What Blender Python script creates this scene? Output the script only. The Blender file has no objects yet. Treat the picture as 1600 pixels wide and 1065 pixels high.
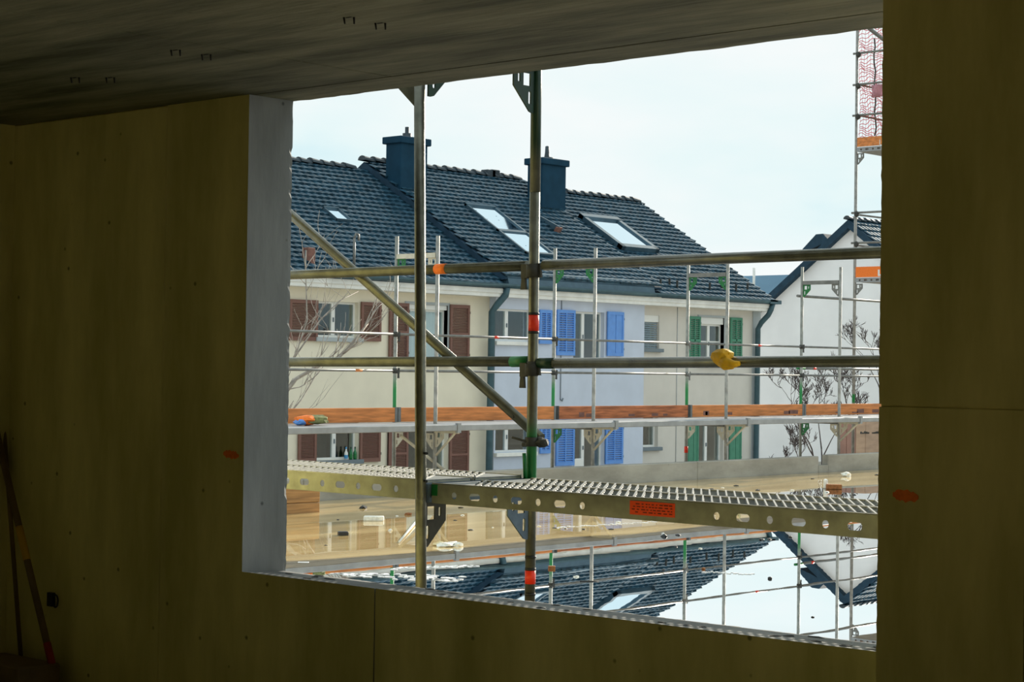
import bpy, bmesh, math, random
from mathutils import Vector, Matrix

# ------------------------------------------------------------------ camera, sky, sun, exposure
scene = bpy.context.scene
COL = scene.collection
FPX = 2996.0                                   # focal length in pixels of the 1600 px wide frame
YAW = math.atan2(2720, 2996); ROLL = 0.0136; PITCH = 42.4 / FPX
_up = Vector((0, 0, 1)); _f0 = Vector((math.cos(YAW), math.sin(YAW), 0)); _r0 = Vector((math.sin(YAW), -math.cos(YAW), 0))
FW = _f0 * math.cos(PITCH) + _up * math.sin(PITCH)
_u1 = _up * math.cos(PITCH) - _f0 * math.sin(PITCH)
RT = _r0 * math.cos(ROLL) + _u1 * math.sin(ROLL)
UPV = _u1 * math.cos(ROLL) - _r0 * math.sin(ROLL)
CAM = Vector((0, 0, 1.55))                     # x = out through the opening, y = left along the wall, z = up, room floor at 0

cd = bpy.data.cameras.new('camera'); cam = bpy.data.objects.new('camera', cd); COL.objects.link(cam)
cd.sensor_width = 36; cd.lens = FPX / 1600 * 36; cd.clip_end = 1000
M3 = Matrix((RT, UPV, -FW)).transposed().to_4x4(); M3.translation = CAM
cam.matrix_world = M3
scene.camera = cam

SUN_EL = math.radians(18.5); SUN_AZ = math.radians(13)
sun_dir = Vector((math.cos(SUN_EL) * math.cos(SUN_AZ), math.cos(SUN_EL) * math.sin(SUN_AZ), math.sin(SUN_EL)))
sd = bpy.data.lights.new('sun', 'SUN'); sd.energy = 7.0; sd.angle = 0.010; sd.color = (1.0, 0.90, 0.74)
so = bpy.data.objects.new('sun', sd); COL.objects.link(so)
so.rotation_euler = sun_dir.to_track_quat('Z', 'Y').to_euler(); so.location = (30, 5, 30)

w = bpy.data.worlds.new('sky'); scene.world = w; w.use_nodes = True
nt = w.node_tree; nt.nodes.clear()
tc = nt.nodes.new('ShaderNodeTexCoord'); mp = nt.nodes.new('ShaderNodeMapping'); mp.inputs['Scale'].default_value = (1.6, 1.6, 4.5)
mp.inputs['Location'].default_value = (0.35, 0.1, 0.2)
nz = nt.nodes.new('ShaderNodeTexNoise'); nz.inputs['Scale'].default_value = 2.2; nz.inputs['Detail'].default_value = 5; nz.inputs['Roughness'].default_value = 0.5
rp = nt.nodes.new('ShaderNodeValToRGB')
rp.color_ramp.elements[0].position = 0.36; rp.color_ramp.elements[0].color = (0.62, 0.86, 0.93, 1)
rp.color_ramp.elements[1].position = 0.62; rp.color_ramp.elements[1].color = (0.93, 0.97, 0.97, 1)
e = rp.color_ramp.elements.new(0.47); e.color = (0.80, 0.94, 0.95, 1)
bg = nt.nodes.new('ShaderNodeBackground'); bg.inputs['Strength'].default_value = 1.0
ow = nt.nodes.new('ShaderNodeOutputWorld')
nt.links.new(tc.outputs['Generated'], mp.inputs['Vector']); nt.links.new(mp.outputs['Vector'], nz.inputs['Vector'])
nt.links.new(nz.outputs['Fac'], rp.inputs['Fac']); nt.links.new(rp.outputs['Color'], bg.inputs['Color']); nt.links.new(bg.outputs['Background'], ow.inputs['Surface'])

scene.view_settings.view_transform = 'Standard'; scene.view_settings.look = 'None'
scene.view_settings.exposure = 0.0; scene.view_settings.gamma = 1.0; scene.view_settings.use_curve_mapping = False

rnd = random.Random(7)

# ------------------------------------------------------------------ helpers
def at(px, py, axis, val):
    """point seen at a photo pixel on the plane axis = val (axis 0 x, 1 y, 2 z)"""
    d = RT * ((px - 800) / FPX) + UPV * ((532.5 - py) / FPX) + FW
    return CAM + d * ((val - CAM[axis]) / d[axis])

ORG = {}          # object -> world origin of its root

class MB:
    def __init__(s): s.v = []; s.f = []; s.sm = []
    def add(s, vs, fs, smooth=False):
        b = len(s.v); s.v += [Vector(p) for p in vs]
        for f in fs: s.f.append([b + i for i in f]); s.sm.append(smooth)
        return s
    def box(s, x0, x1, y0, y1, z0, z1):
        vs = [(x, y, z) for x in (x0, x1) for y in (y0, y1) for z in (z0, z1)]
        return s.add(vs, [(0, 1, 3, 2), (4, 6, 7, 5), (0, 4, 5, 1), (2, 3, 7, 6), (0, 2, 6, 4), (1, 5, 7, 3)])
    def cham(s, x0, x1, y0, y1, z0, z1, c=0.004):
        """box with chamfered edges"""
        m = bmesh.new(); bmesh.ops.create_cube(m, size=1)
        for v in m.verts:
            v.co = Vector(((x0 + x1) / 2 + v.co.x * (x1 - x0), (y0 + y1) / 2 + v.co.y * (y1 - y0), (z0 + z1) / 2 + v.co.z * (z1 - z0)))
        bmesh.ops.bevel(m, geom=m.edges[:], offset=c, segments=1, affect='EDGES')
        m.verts.index_update()
        s.add([v.co.copy() for v in m.verts], [[v.index for v in f.verts] for f in m.faces]); m.free(); return s
    def hexa(s, p):
        """8 points: bottom ring 0-3, top ring 4-7"""
        return s.add(p, [(3, 2, 1, 0), (4, 5, 6, 7), (0, 1, 5, 4), (1, 2, 6, 5), (2, 3, 7, 6), (3, 0, 4, 7)])
    def tube(s, p0, p1, r, n=10, r1=None, cap=True):
        p0 = Vector(p0); p1 = Vector(p1); r1 = r if r1 is None else r1
        d = (p1 - p0).normalized(); u = d.orthogonal().normalized(); w_ = d.cross(u)
        vs = []
        for p, q in ((p0, r), (p1, r1)):
            for i in range(n):
                a = 2 * math.pi * i / n; vs.append(p + (u * math.cos(a) + w_ * math.sin(a)) * q)
        s.add(vs, [(i, (i + 1) % n, n + (i + 1) % n, n + i) for i in range(n)], True)
        if cap: s.add(vs, [list(range(n))[::-1], list(range(n, 2 * n))])
        return s
    def path(s, pts, r, n=8):
        pts = [Vector(p) for p in pts]
        rs = r if isinstance(r, (list, tuple)) else [r] * len(pts)
        vs = []; u = None
        for i, p in enumerate(pts):
            d = (pts[min(i + 1, len(pts) - 1)] - pts[max(i - 1, 0)]).normalized()
            if u is None: u = d.orthogonal().normalized()
            else: u = (u - d * u.dot(d)).normalized()
            w_ = d.cross(u)
            for k in range(n):
                a = 2 * math.pi * k / n; vs.append(p + (u * math.cos(a) + w_ * math.sin(a)) * rs[i])
        fs = []
        for i in range(len(pts) - 1):
            for k in range(n): fs.append((i * n + k, i * n + (k + 1) % n, (i + 1) * n + (k + 1) % n, (i + 1) * n + k))
        s.add(vs, fs, True); s.add(vs[:n], [list(range(n))[::-1]]); s.add(vs[-n:], [list(range(n))]); return s
    def prism(s, poly, axis, a, b, poly_b=None):
        """poly: list of 2D points in the two other axes (cyclic order), extruded from a to b along axis"""
        def p3(q, t):
            return {0: (t, q[0], q[1]), 1: (q[0], t, q[1]), 2: (q[0], q[1], t)}[axis]
        pb = poly_b or poly; n = len(poly)
        vs = [p3(q, a) for q in poly] + [p3(q, b) for q in pb]
        return s.add(vs, [list(range(n))[::-1], list(range(n, 2 * n))] + [(i, (i + 1) % n, n + (i + 1) % n, n + i) for i in range(n)])
    def lathe(s, c, prof, n=12):
        c = Vector(c); vs = []; fs = []
        for r, z in prof:
            for k in range(n):
                a = 2 * math.pi * k / n; vs.append(c + Vector((r * math.cos(a), r * math.sin(a), z)))
        for i in range(len(prof) - 1):
            for k in range(n): fs.append((i * n + k, i * n + (k + 1) % n, (i + 1) * n + (k + 1) % n, (i + 1) * n + k))
        s.add(vs, fs, True); return s
    def blob(s, c, sx, sy, sz, jit=0.25, sub=1, seed=0, rot=0):
        r = random.Random(seed); m = bmesh.new(); bmesh.ops.create_icosphere(m, subdivisions=sub, radius=1)
        c = Vector(c); R = Matrix.Rotation(rot, 3, 'Z')
        vs = []
        for v in m.verts:
            q = v.co * (1 + r.uniform(-jit, jit)); vs.append(c + R @ Vector((q.x * sx, q.y * sy, q.z * sz)))
        m.verts.index_update()
        s.add(vs, [[v.index for v in f.verts] for f in m.faces]); m.free(); return s
    def build(s, name, mat, parent=None, origin=None):
        o = Vector(ORG[parent.name]) if parent else Vector(origin or (0, 0, 0))
        me = bpy.data.meshes.new(name)
        me.from_pydata([tuple(p - o) for p in s.v], [], s.f); me.polygons.foreach_set('use_smooth', s.sm)
        bm = bmesh.new(); bm.from_mesh(me); bmesh.ops.remove_doubles(bm, verts=bm.verts, dist=1e-5) if len(s.v) < 60000 else None
        bmesh.ops.recalc_face_normals(bm, faces=bm.faces); bm.to_mesh(me); bm.free()
        me.materials.append(mat)
        ob = bpy.data.objects.new(name, me); COL.objects.link(ob)
        if parent: ob.parent = parent
        else: ob.location = o
        ORG[ob.name] = o
        return ob

def tag(o, label, cat, group=None, kind=None):
    if label: o['label'] = label
    if cat: o['category'] = cat
    if group: o['group'] = group
    if kind: o['kind'] = kind
    return o
def thing(name, label, cat, loc=(0, 0, 0), group=None):
    o = bpy.data.objects.new(name, None); COL.objects.link(o); o.location = loc; o.empty_display_size = 0.2
    ORG[o.name] = Vector(loc); return tag(o, label, cat, group)
def struct(name, label=None, loc=(0, 0, 0)):
    o = bpy.data.objects.new(name, None); COL.objects.link(o); o.location = loc; ORG[o.name] = Vector(loc)
    o['kind'] = 'structure'; o['category'] = name.split('_')[0]
    if label: o['label'] = label
    return o
def inst(name, me, mat4, parent):
    """another object on shared mesh data, placed by a world matrix"""
    ob = bpy.data.objects.new(name, me); COL.objects.link(ob); o = ORG[parent.name]
    ob.parent = parent; ob.matrix_local = Matrix.Translation(-o) @ mat4; ORG[ob.name] = o
    return ob
def plate(outline, holes, t, mat):
    """flat plate with holes in its own XY plane, thickness t along Z, as mesh data"""
    cu = bpy.data.curves.new('plate', 'CURVE'); cu.dimensions = '2D'; cu.fill_mode = 'BOTH'; cu.extrude = t / 2
    for poly in [outline] + holes:
        sp = cu.splines.new('POLY'); sp.points.add(len(poly) - 1); sp.use_cyclic_u = True
        for i, p in enumerate(poly): sp.points[i].co = (p[0], p[1], 0, 1)
    ob = bpy.data.objects.new('plate', cu); COL.objects.link(ob)
    dg = bpy.context.evaluated_depsgraph_get()
    me = bpy.data.meshes.new_from_object(ob.evaluated_get(dg)); bpy.data.objects.remove(ob); bpy.data.curves.remove(cu)
    me.materials.clear(); me.materials.append(mat); return me
def slot(cx, cy, wx, wy, n=8):
    """stadium outline"""
    r = min(wx, wy) / 2; out = []
    for k in range(2 * n):
        a = 2 * math.pi * (k + 0.5) / (2 * n)
        ox = (wx / 2 - r) * (1 if math.cos(a) > 0 else -1); oy = (wy / 2 - r) * (1 if math.sin(a) > 0 else -1)
        out.append((cx + ox + r * math.cos(a), cy + oy + r * math.sin(a)))
    return out

# ------------------------------------------------------------------ materials
def mat(name, col, rough=0.6, metal=0.0, var=0.0, scale=6.0, col2=None, bump=0.0, bscale=None, spec=0.5, stretch=None):
    m = bpy.data.materials.new(name); m.use_nodes = True; t = m.node_tree; b = t.nodes['Principled BSDF']
    b.inputs['Base Color'].default_value = (*col, 1); b.inputs['Roughness'].default_value = rough; b.inputs['Metallic'].default_value = metal
    b.inputs['Specular IOR Level'].default_value = spec
    if var or col2 or bump:
        g = t.nodes.new('ShaderNodeTexCoord'); n = t.nodes.new('ShaderNodeTexNoise'); n.inputs['Scale'].default_value = scale; n.inputs['Detail'].default_value = 6
        src = g.outputs['Object']
        if stretch:
            mpn = t.nodes.new('ShaderNodeMapping'); mpn.inputs['Scale'].default_value = stretch; t.links.new(src, mpn.inputs['Vector']); src = mpn.outputs['Vector']
        t.links.new(src, n.inputs['Vector'])
        if var or col2:
            r = t.nodes.new('ShaderNodeValToRGB'); r.color_ramp.elements[0].position = 0.35; r.color_ramp.elements[1].position = 0.68
            c2 = col2 or tuple(min(1, c * (1 + var)) for c in col); c1 = tuple(c * (1 - var) for c in col)
            r.color_ramp.elements[0].color = (*c1, 1); r.color_ramp.elements[1].color = (*c2, 1)
            t.links.new(n.outputs['Fac'], r.inputs['Fac']); t.links.new(r.outputs['Color'], b.inputs['Base Color'])
        if bump:
            n2 = t.nodes.new('ShaderNodeTexNoise'); n2.inputs['Scale'].default_value = bscale or scale * 6; n2.inputs['Detail'].default_value = 4
            t.links.new(src, n2.inputs['Vector'])
            bp = t.nodes.new('ShaderNodeBump'); bp.inputs['Strength'].default_value = bump; bp.inputs['Distance'].default_value = 0.01
            t.links.new(n2.outputs['Fac'], bp.inputs['Height']); t.links.new(bp.outputs['Normal'], b.inputs['Normal'])
    return m

def concrete(name, c_dark, c_light, stretch=(1, 1, 0.25), speck=0.8, scale=2.2):
    """cast concrete: cloudy tone, streaks along the formwork, small dark blow holes"""
    m = bpy.data.materials.new(name); m.use_nodes = True; t = m.node_tree; b = t.nodes['Principled BSDF']
    b.inputs['Roughness'].default_value = 0.82; b.inputs['Specular IOR Level'].default_value = 0.25
    g = t.nodes.new('ShaderNodeTexCoord'); mp = t.nodes.new('ShaderNodeMapping'); mp.inputs['Scale'].default_value = stretch
    t.links.new(g.outputs['Object'], mp.inputs['Vector'])
    n = t.nodes.new('ShaderNodeTexNoise'); n.inputs['Scale'].default_value = scale; n.inputs['Detail'].default_value = 9; n.inputs['Roughness'].default_value = 0.62
    t.links.new(mp.outputs['Vector'], n.inputs['Vector'])
    r = t.nodes.new('ShaderNodeValToRGB'); r.color_ramp.elements[0].position = 0.36; r.color_ramp.elements[1].position = 0.66
    r.color_ramp.elements[0].color = (*c_dark, 1); r.color_ramp.elements[1].color = (*c_light, 1)
    t.links.new(n.outputs['Fac'], r.inputs['Fac'])
    v = t.nodes.new('ShaderNodeTexVoronoi'); v.inputs['Scale'].default_value = 9; t.links.new(g.outputs['Object'], v.inputs['Vector'])
    vr = t.nodes.new('ShaderNodeValToRGB'); vr.color_ramp.elements[0].position = 0.05; vr.color_ramp.elements[1].position = 0.11
    vr.color_ramp.elements[0].color = (1, 1, 1, 1); vr.color_ramp.elements[1].color = (0, 0, 0, 1)
    t.links.new(v.outputs['Distance'], vr.inputs['Fac'])
    pick = t.nodes.new('ShaderNodeMath'); pick.operation = 'GREATER_THAN'; pick.inputs[1].default_value = 0.62
    sep = t.nodes.new('ShaderNodeSeparateColor'); t.links.new(v.outputs['Color'], sep.inputs['Color']); t.links.new(sep.outputs['Red'], pick.inputs[0])
    mu = t.nodes.new('ShaderNodeMath'); mu.operation = 'MULTIPLY'; t.links.new(vr.outputs['Color'], mu.inputs[0]); t.links.new(pick.outputs[0], mu.inputs[1])
    mu2 = t.nodes.new('ShaderNodeMath'); mu2.operation = 'MULTIPLY'; mu2.inputs[1].default_value = speck; t.links.new(mu.outputs[0], mu2.inputs[0])
    mx = t.nodes.new('ShaderNodeMix'); mx.data_type = 'RGBA'; mx.inputs[7].default_value = (*(c * 0.25 for c in c_dark), 1)
    t.links.new(mu2.outputs[0], mx.inputs[0]); t.links.new(r.outputs['Color'], mx.inputs[6]); t.links.new(mx.outputs[2], b.inputs['Base Color'])
    n3 = t.nodes.new('ShaderNodeTexNoise'); n3.inputs['Scale'].default_value = 22; n3.inputs['Detail'].default_value = 6; t.links.new(mp.outputs['Vector'], n3.inputs['Vector'])
    bp = t.nodes.new('ShaderNodeBump'); bp.inputs['Strength'].default_value = 0.25; bp.inputs['Distance'].default_value = 0.01
    t.links.new(n3.outputs['Fac'], bp.inputs['Height']); t.links.new(bp.outputs['Normal'], b.inputs['Normal'])
    return m

def painted_tube(name, base, paint, zones, rough=0.42, metal=0.75):
    """galvanised tube with sprayed bands at given heights (world z): zones = [(z0, z1, soft)]"""
    m = mat(name, base, rough, metal, 0.22, 14, bump=0.12, bscale=60); t = m.node_tree; b = t.nodes['Principled BSDF']
    old = b.inputs['Base Color'].links[0].from_socket
    g = t.nodes.new('ShaderNodeNewGeometry'); sp = t.nodes.new('ShaderNodeSeparateXYZ'); t.links.new(g.outputs['Position'], sp.inputs[0])
    nn = t.nodes.new('ShaderNodeTexNoise'); nn.inputs['Scale'].default_value = 30; t.links.new(g.outputs['Position'], nn.inputs['Vector'])
    ja = t.nodes.new('ShaderNodeMath'); ja.operation = 'MULTIPLY_ADD'; ja.inputs[1].default_value = 0.05; t.links.new(nn.outputs['Fac'], ja.inputs[0]); t.links.new(sp.outputs['Z'], ja.inputs[2])
    tot = None
    for z0, z1, soft in zones:
        a = t.nodes.new('ShaderNodeMapRange'); a.interpolation_type = 'SMOOTHSTEP'; a.inputs[1].default_value = z0 - soft; a.inputs[2].default_value = z0 + soft
        c = t.nodes.new('ShaderNodeMapRange'); c.interpolation_type = 'SMOOTHSTEP'; c.inputs[1].default_value = z1 - soft; c.inputs[2].default_value = z1 + soft; c.inputs[3].default_value = 1; c.inputs[4].default_value = 0
        t.links.new(ja.outputs[0], a.inputs[0]); t.links.new(ja.outputs[0], c.inputs[0])
        mu = t.nodes.new('ShaderNodeMath'); mu.operation = 'MULTIPLY'; t.links.new(a.outputs[0], mu.inputs[0]); t.links.new(c.outputs[0], mu.inputs[1])
        if tot is None: tot = mu.outputs[0]
        else:
            ad = t.nodes.new('ShaderNodeMath'); ad.operation = 'MAXIMUM'; t.links.new(tot, ad.inputs[0]); t.links.new(mu.outputs[0], ad.inputs[1]); tot = ad.outputs[0]
    mx = t.nodes.new('ShaderNodeMix'); mx.data_type = 'RGBA'; mx.inputs[7].default_value = (*paint, 1)
    t.links.new(tot, mx.inputs[0]); t.links.new(old, mx.inputs[6]); t.links.new(mx.outputs[2], b.inputs['Base Color'])
    iv = t.nodes.new('ShaderNodeMath'); iv.operation = 'MULTIPLY_ADD'; iv.inputs[1].default_value = -metal; iv.inputs[2].default_value = metal
    t.links.new(tot, iv.inputs[0]); t.links.new(iv.outputs[0], b.inputs['Metallic'])
    return m

GREEN = (0.004, 0.16, 0.035)
M = {}
M['wall'] = concrete('warm_lit_concrete', (0.50, 0.465, 0.19), (0.80, 0.73, 0.36))  # yellow paints in the warm indoor light; same concrete as the grey jamb
M['grey_concrete'] = concrete('grey_jamb_concrete', (0.24, 0.25, 0.25), (0.41, 0.42, 0.42))
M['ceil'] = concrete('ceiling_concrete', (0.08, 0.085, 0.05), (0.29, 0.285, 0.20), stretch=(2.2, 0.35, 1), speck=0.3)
M['floor'] = mat('bounce_floor', (0.60, 0.54, 0.33), 0.9, 0, 0.2, 3)  # ochre tone chosen to bounce warm light onto the inner walls
M['parapet'] = concrete('parapet_concrete', (0.27, 0.255, 0.22), (0.43, 0.41, 0.36), stretch=(0.4, 1, 1), speck=0.3)
M['spray'] = mat('orange_spray', (0.98, 0.20, 0.02), 0.7, 0, 0.15, 60)
M['galv'] = mat('galvanised_steel', (0.135, 0.135, 0.105), 0.25, 0.35, 0.25, 14, bump=0.1, bscale=60)
M['galv_far'] = mat('weathered_galvanised', (0.19, 0.19, 0.18), 0.5, 0.2, 0.2, 9)
M['deck'] = mat('galvanised_deck', (0.34, 0.345, 0.29), 0.5, 0.3, 0.22, 10, bump=0.1, bscale=50)
M['deck_plate'] = mat('shade_toned_plate', (0.22, 0.23, 0.22), 0.55, 0.2, 0.25, 20)  # darker tone paints in the shade of the perforations
M['deck_rib'] = mat('pale_ribs', (0.38, 0.38, 0.35), 0.45, 0.2, 0.2, 20)  # ribs a little paler than the deck sides
M['alu'] = mat('pale_deck_edge', (0.30, 0.31, 0.32), 0.45, 0.3, 0.12, 6)
M['cream_steel'] = mat('pale_bracket_steel', (0.62, 0.58, 0.47), 0.55, 0.1, 0.12, 8)
M['dark_steel'] = mat('dark_coupler_steel', (0.05, 0.05, 0.045), 0.7, 0.1, 0.25, 20)
M['blue_steel'] = mat('blue_grey_gusset', (0.10, 0.14, 0.19), 0.5, 0.4, 0.2, 14)
M['green'] = mat('green_paint', GREEN, 0.5, 0, 0.25, 20)
M['dark_green'] = mat('dark_green_paint', (0.002, 0.035, 0.016), 0.5, 0, 0.25, 20)
M['toe'] = mat('orange_toe_board', (0.64, 0.22, 0.06), 0.7, 0, 0.25, 5, stretch=(0.6, 3, 6))
M['toe2'] = mat('worn_orange_toe_board', (0.45, 0.14, 0.05), 0.75, 0, 0.4, 5, stretch=(0.6, 3, 6))
M['red'] = mat('red_tape', (0.80, 0.03, 0.005), 0.5, 0, 0.1, 20)
M['orange_label'] = mat('orange_sticker', (0.90, 0.08, 0.01), 0.55)
M['black'] = mat('black_tape', (0.01, 0.01, 0.012), 0.6)
M['ink'] = mat('sticker_ink', (0.16, 0.02, 0.005), 0.6)
M['white'] = mat('white_paint', (0.75, 0.76, 0.75), 0.5)
M['yellow'] = mat('yellow_rubber', (0.75, 0.42, 0.01), 0.6, 0, 0.2, 25, bump=0.3, bscale=40)
M['wood'] = mat('weathered_timber', (0.36, 0.19, 0.07), 0.75, 0, 0.3, 5, stretch=(0.5, 4, 8))
M['handle'] = mat('ash_handle', (0.17, 0.11, 0.05), 0.6, 0, 0.2, 5)
M['ply'] = mat('plywood', (0.50, 0.34, 0.24), 0.7, 0, 0.12, 3, stretch=(1, 1, 4))
M['ply2'] = mat('reddish_board', (0.36, 0.20, 0.16), 0.7, 0, 0.15, 3, stretch=(3, 1, 1))
# houses
M['cream'] = mat('cream_render', (0.80, 0.74, 0.60), 0.9, 0, 0.05, 1.2, bump=0.1, bscale=40)
M['blue_white'] = mat('bluish_white_render', (0.56, 0.62, 0.74), 0.9, 0, 0.05, 1.5, bump=0.1, bscale=40)
M['grey_cream'] = mat('pale_beige_render', (0.64, 0.61, 0.56), 0.9, 0, 0.05, 1.2, bump=0.1, bscale=40)
M['gable_white'] = mat('white_gable_render', (0.84, 0.85, 0.88), 0.9, 0, 0.04, 0.8)
M['cornice'] = mat('pale_cornice', (0.80, 0.80, 0.77), 0.8, 0, 0.08, 3)
M['gutter'] = mat('teal_grey_gutter', (0.045, 0.10, 0.125), 0.5, 0.2, 0.15, 4)
M['metal_sheet'] = mat('blue_grey_sheet', (0.055, 0.11, 0.15), 0.5, 0.2, 0.15, 3)
M['chimney'] = mat('shade_blue_chimney', (0.010, 0.045, 0.080), 0.7, 0.0, 0.12, 3, spec=0.1)  # blue of the sky-lit shade is put into the chimney colour
M['tile'] = mat('haze_blue_roof_tile', (0.018, 0.062, 0.098), 0.45, 0, 0.4, 5, bump=0.2, bscale=25, spec=0.3)  # blue of haze and shade is put into the tile colour
M['ridge'] = mat('dark_ridge_tile', (0.03, 0.045, 0.058), 0.55, 0, 0.35, 4)
M['verge'] = mat('dark_verge_board', (0.022, 0.052, 0.085), 0.7, 0, 0.15, 4, spec=0.15)
M['brown_shutter'] = mat('brown_shutter_paint', (0.19, 0.088, 0.066), 0.6, 0, 0.08, 6)
M['blue_shutter'] = mat('blue_shutter_paint', (0.11, 0.29, 0.72), 0.5, 0, 0.06, 6)
M['green_shutter'] = mat('green_shutter_paint', (0.055, 0.23, 0.145), 0.6, 0, 0.08, 6)
M['frame'] = mat('white_window_frame', (0.78, 0.79, 0.77), 0.45)
M['reveal'] = mat('grey_window_surround', (0.40, 0.44, 0.46), 0.8)
M['sill_grey'] = mat('slate_window_sill', (0.16, 0.20, 0.23), 0.7)
M['blind'] = mat('grey_blind', (0.22, 0.29, 0.34), 0.5)
M['curtain'] = mat('white_curtain', (0.7, 0.72, 0.75), 0.9)
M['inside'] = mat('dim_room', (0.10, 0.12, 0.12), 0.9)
M['sky_glass'] = mat('skylight_glass', (0.80, 0.90, 0.98), 0.06, 1.0)
M['brick_red'] = mat('old_red_tile', (0.22, 0.10, 0.075), 0.8, 0, 0.2, 10)
M['ground'] = mat('winter_ground', (0.40, 0.37, 0.31), 0.95, 0, 0.25, 0.6)
M['bark'] = mat('pale_bark', (0.34, 0.30, 0.26), 0.8, 0, 0.3, 8)
M['bark_dark'] = mat('dark_bark', (0.075, 0.06, 0.06), 0.85, 0, 0.3, 8)
M['far_roof'] = mat('distant_blue_roof', (0.13, 0.24, 0.34), 0.8, 0, 0.08, 0.3)
M['far_wall'] = mat('distant_wall', (0.42, 0.50, 0.56), 0.9)
M['net'] = mat('red_safety_net', (0.72, 0.10, 0.14), 0.7)
M['cloth_pink'] = mat('faded_pink_cloth', (0.48, 0.22, 0.26), 0.9, 0, 0.2, 12)
M['bottle_green'] = mat('green_bottle', (0.01, 0.16, 0.05), 0.1)
M['bottle_blue'] = mat('blue_label_bottle', (0.05, 0.28, 0.55), 0.2)
M['foam'] = mat('white_foam', (0.82, 0.80, 0.72), 0.8, 0, 0.15, 30)
M['scrap'] = mat('dark_scrap', (0.02, 0.02, 0.02), 0.5, 0, 0.3, 30)
M['rust'] = mat('rusty_scrap', (0.30, 0.11, 0.03), 0.8, 0, 0.3, 30)
M['cloth_olive'] = mat('olive_cloth', (0.20, 0.21, 0.08), 0.9, 0, 0.3, 25)
M['snow'] = mat('icy_white_scum', (0.86, 0.88, 0.90), 0.5, 0, 0.06, 20)

def glass_mat():
    m = bpy.data.materials.new('window_glass'); m.use_nodes = True; t = m.node_tree; t.nodes.remove(t.nodes['Principled BSDF'])
    out = t.nodes['Material Output']; tr = t.nodes.new('ShaderNodeBsdfTransparent'); tr.inputs['Color'].default_value = (0.88, 0.93, 0.93, 1)
    gl = t.nodes.new('ShaderNodeBsdfGlossy'); gl.inputs['Roughness'].default_value = 0.02; gl.inputs['Color'].default_value = (1, 1, 1, 1)
    lw = t.nodes.new('ShaderNodeLayerWeight'); lw.inputs['Blend'].default_value = 0.5
    pw = t.nodes.new('ShaderNodeMath'); pw.operation = 'POWER'; pw.inputs[1].default_value = 4; t.links.new(lw.outputs['Facing'], pw.inputs[0])
    fr = t.nodes.new('ShaderNodeMath'); fr.operation = 'MULTIPLY_ADD'; fr.inputs[1].default_value = 0.8; fr.inputs[2].default_value = 0.05; t.links.new(pw.outputs[0], fr.inputs[0]); mx = t.nodes.new('ShaderNodeMixShader')
    t.links.new(fr.outputs[0], mx.inputs[0]); t.links.new(tr.outputs[0], mx.inputs[1]); t.links.new(gl.outputs[0], mx.inputs[2]); t.links.new(mx.outputs[0], out.inputs['Surface'])
    return m
M['glass'] = glass_mat()

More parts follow.
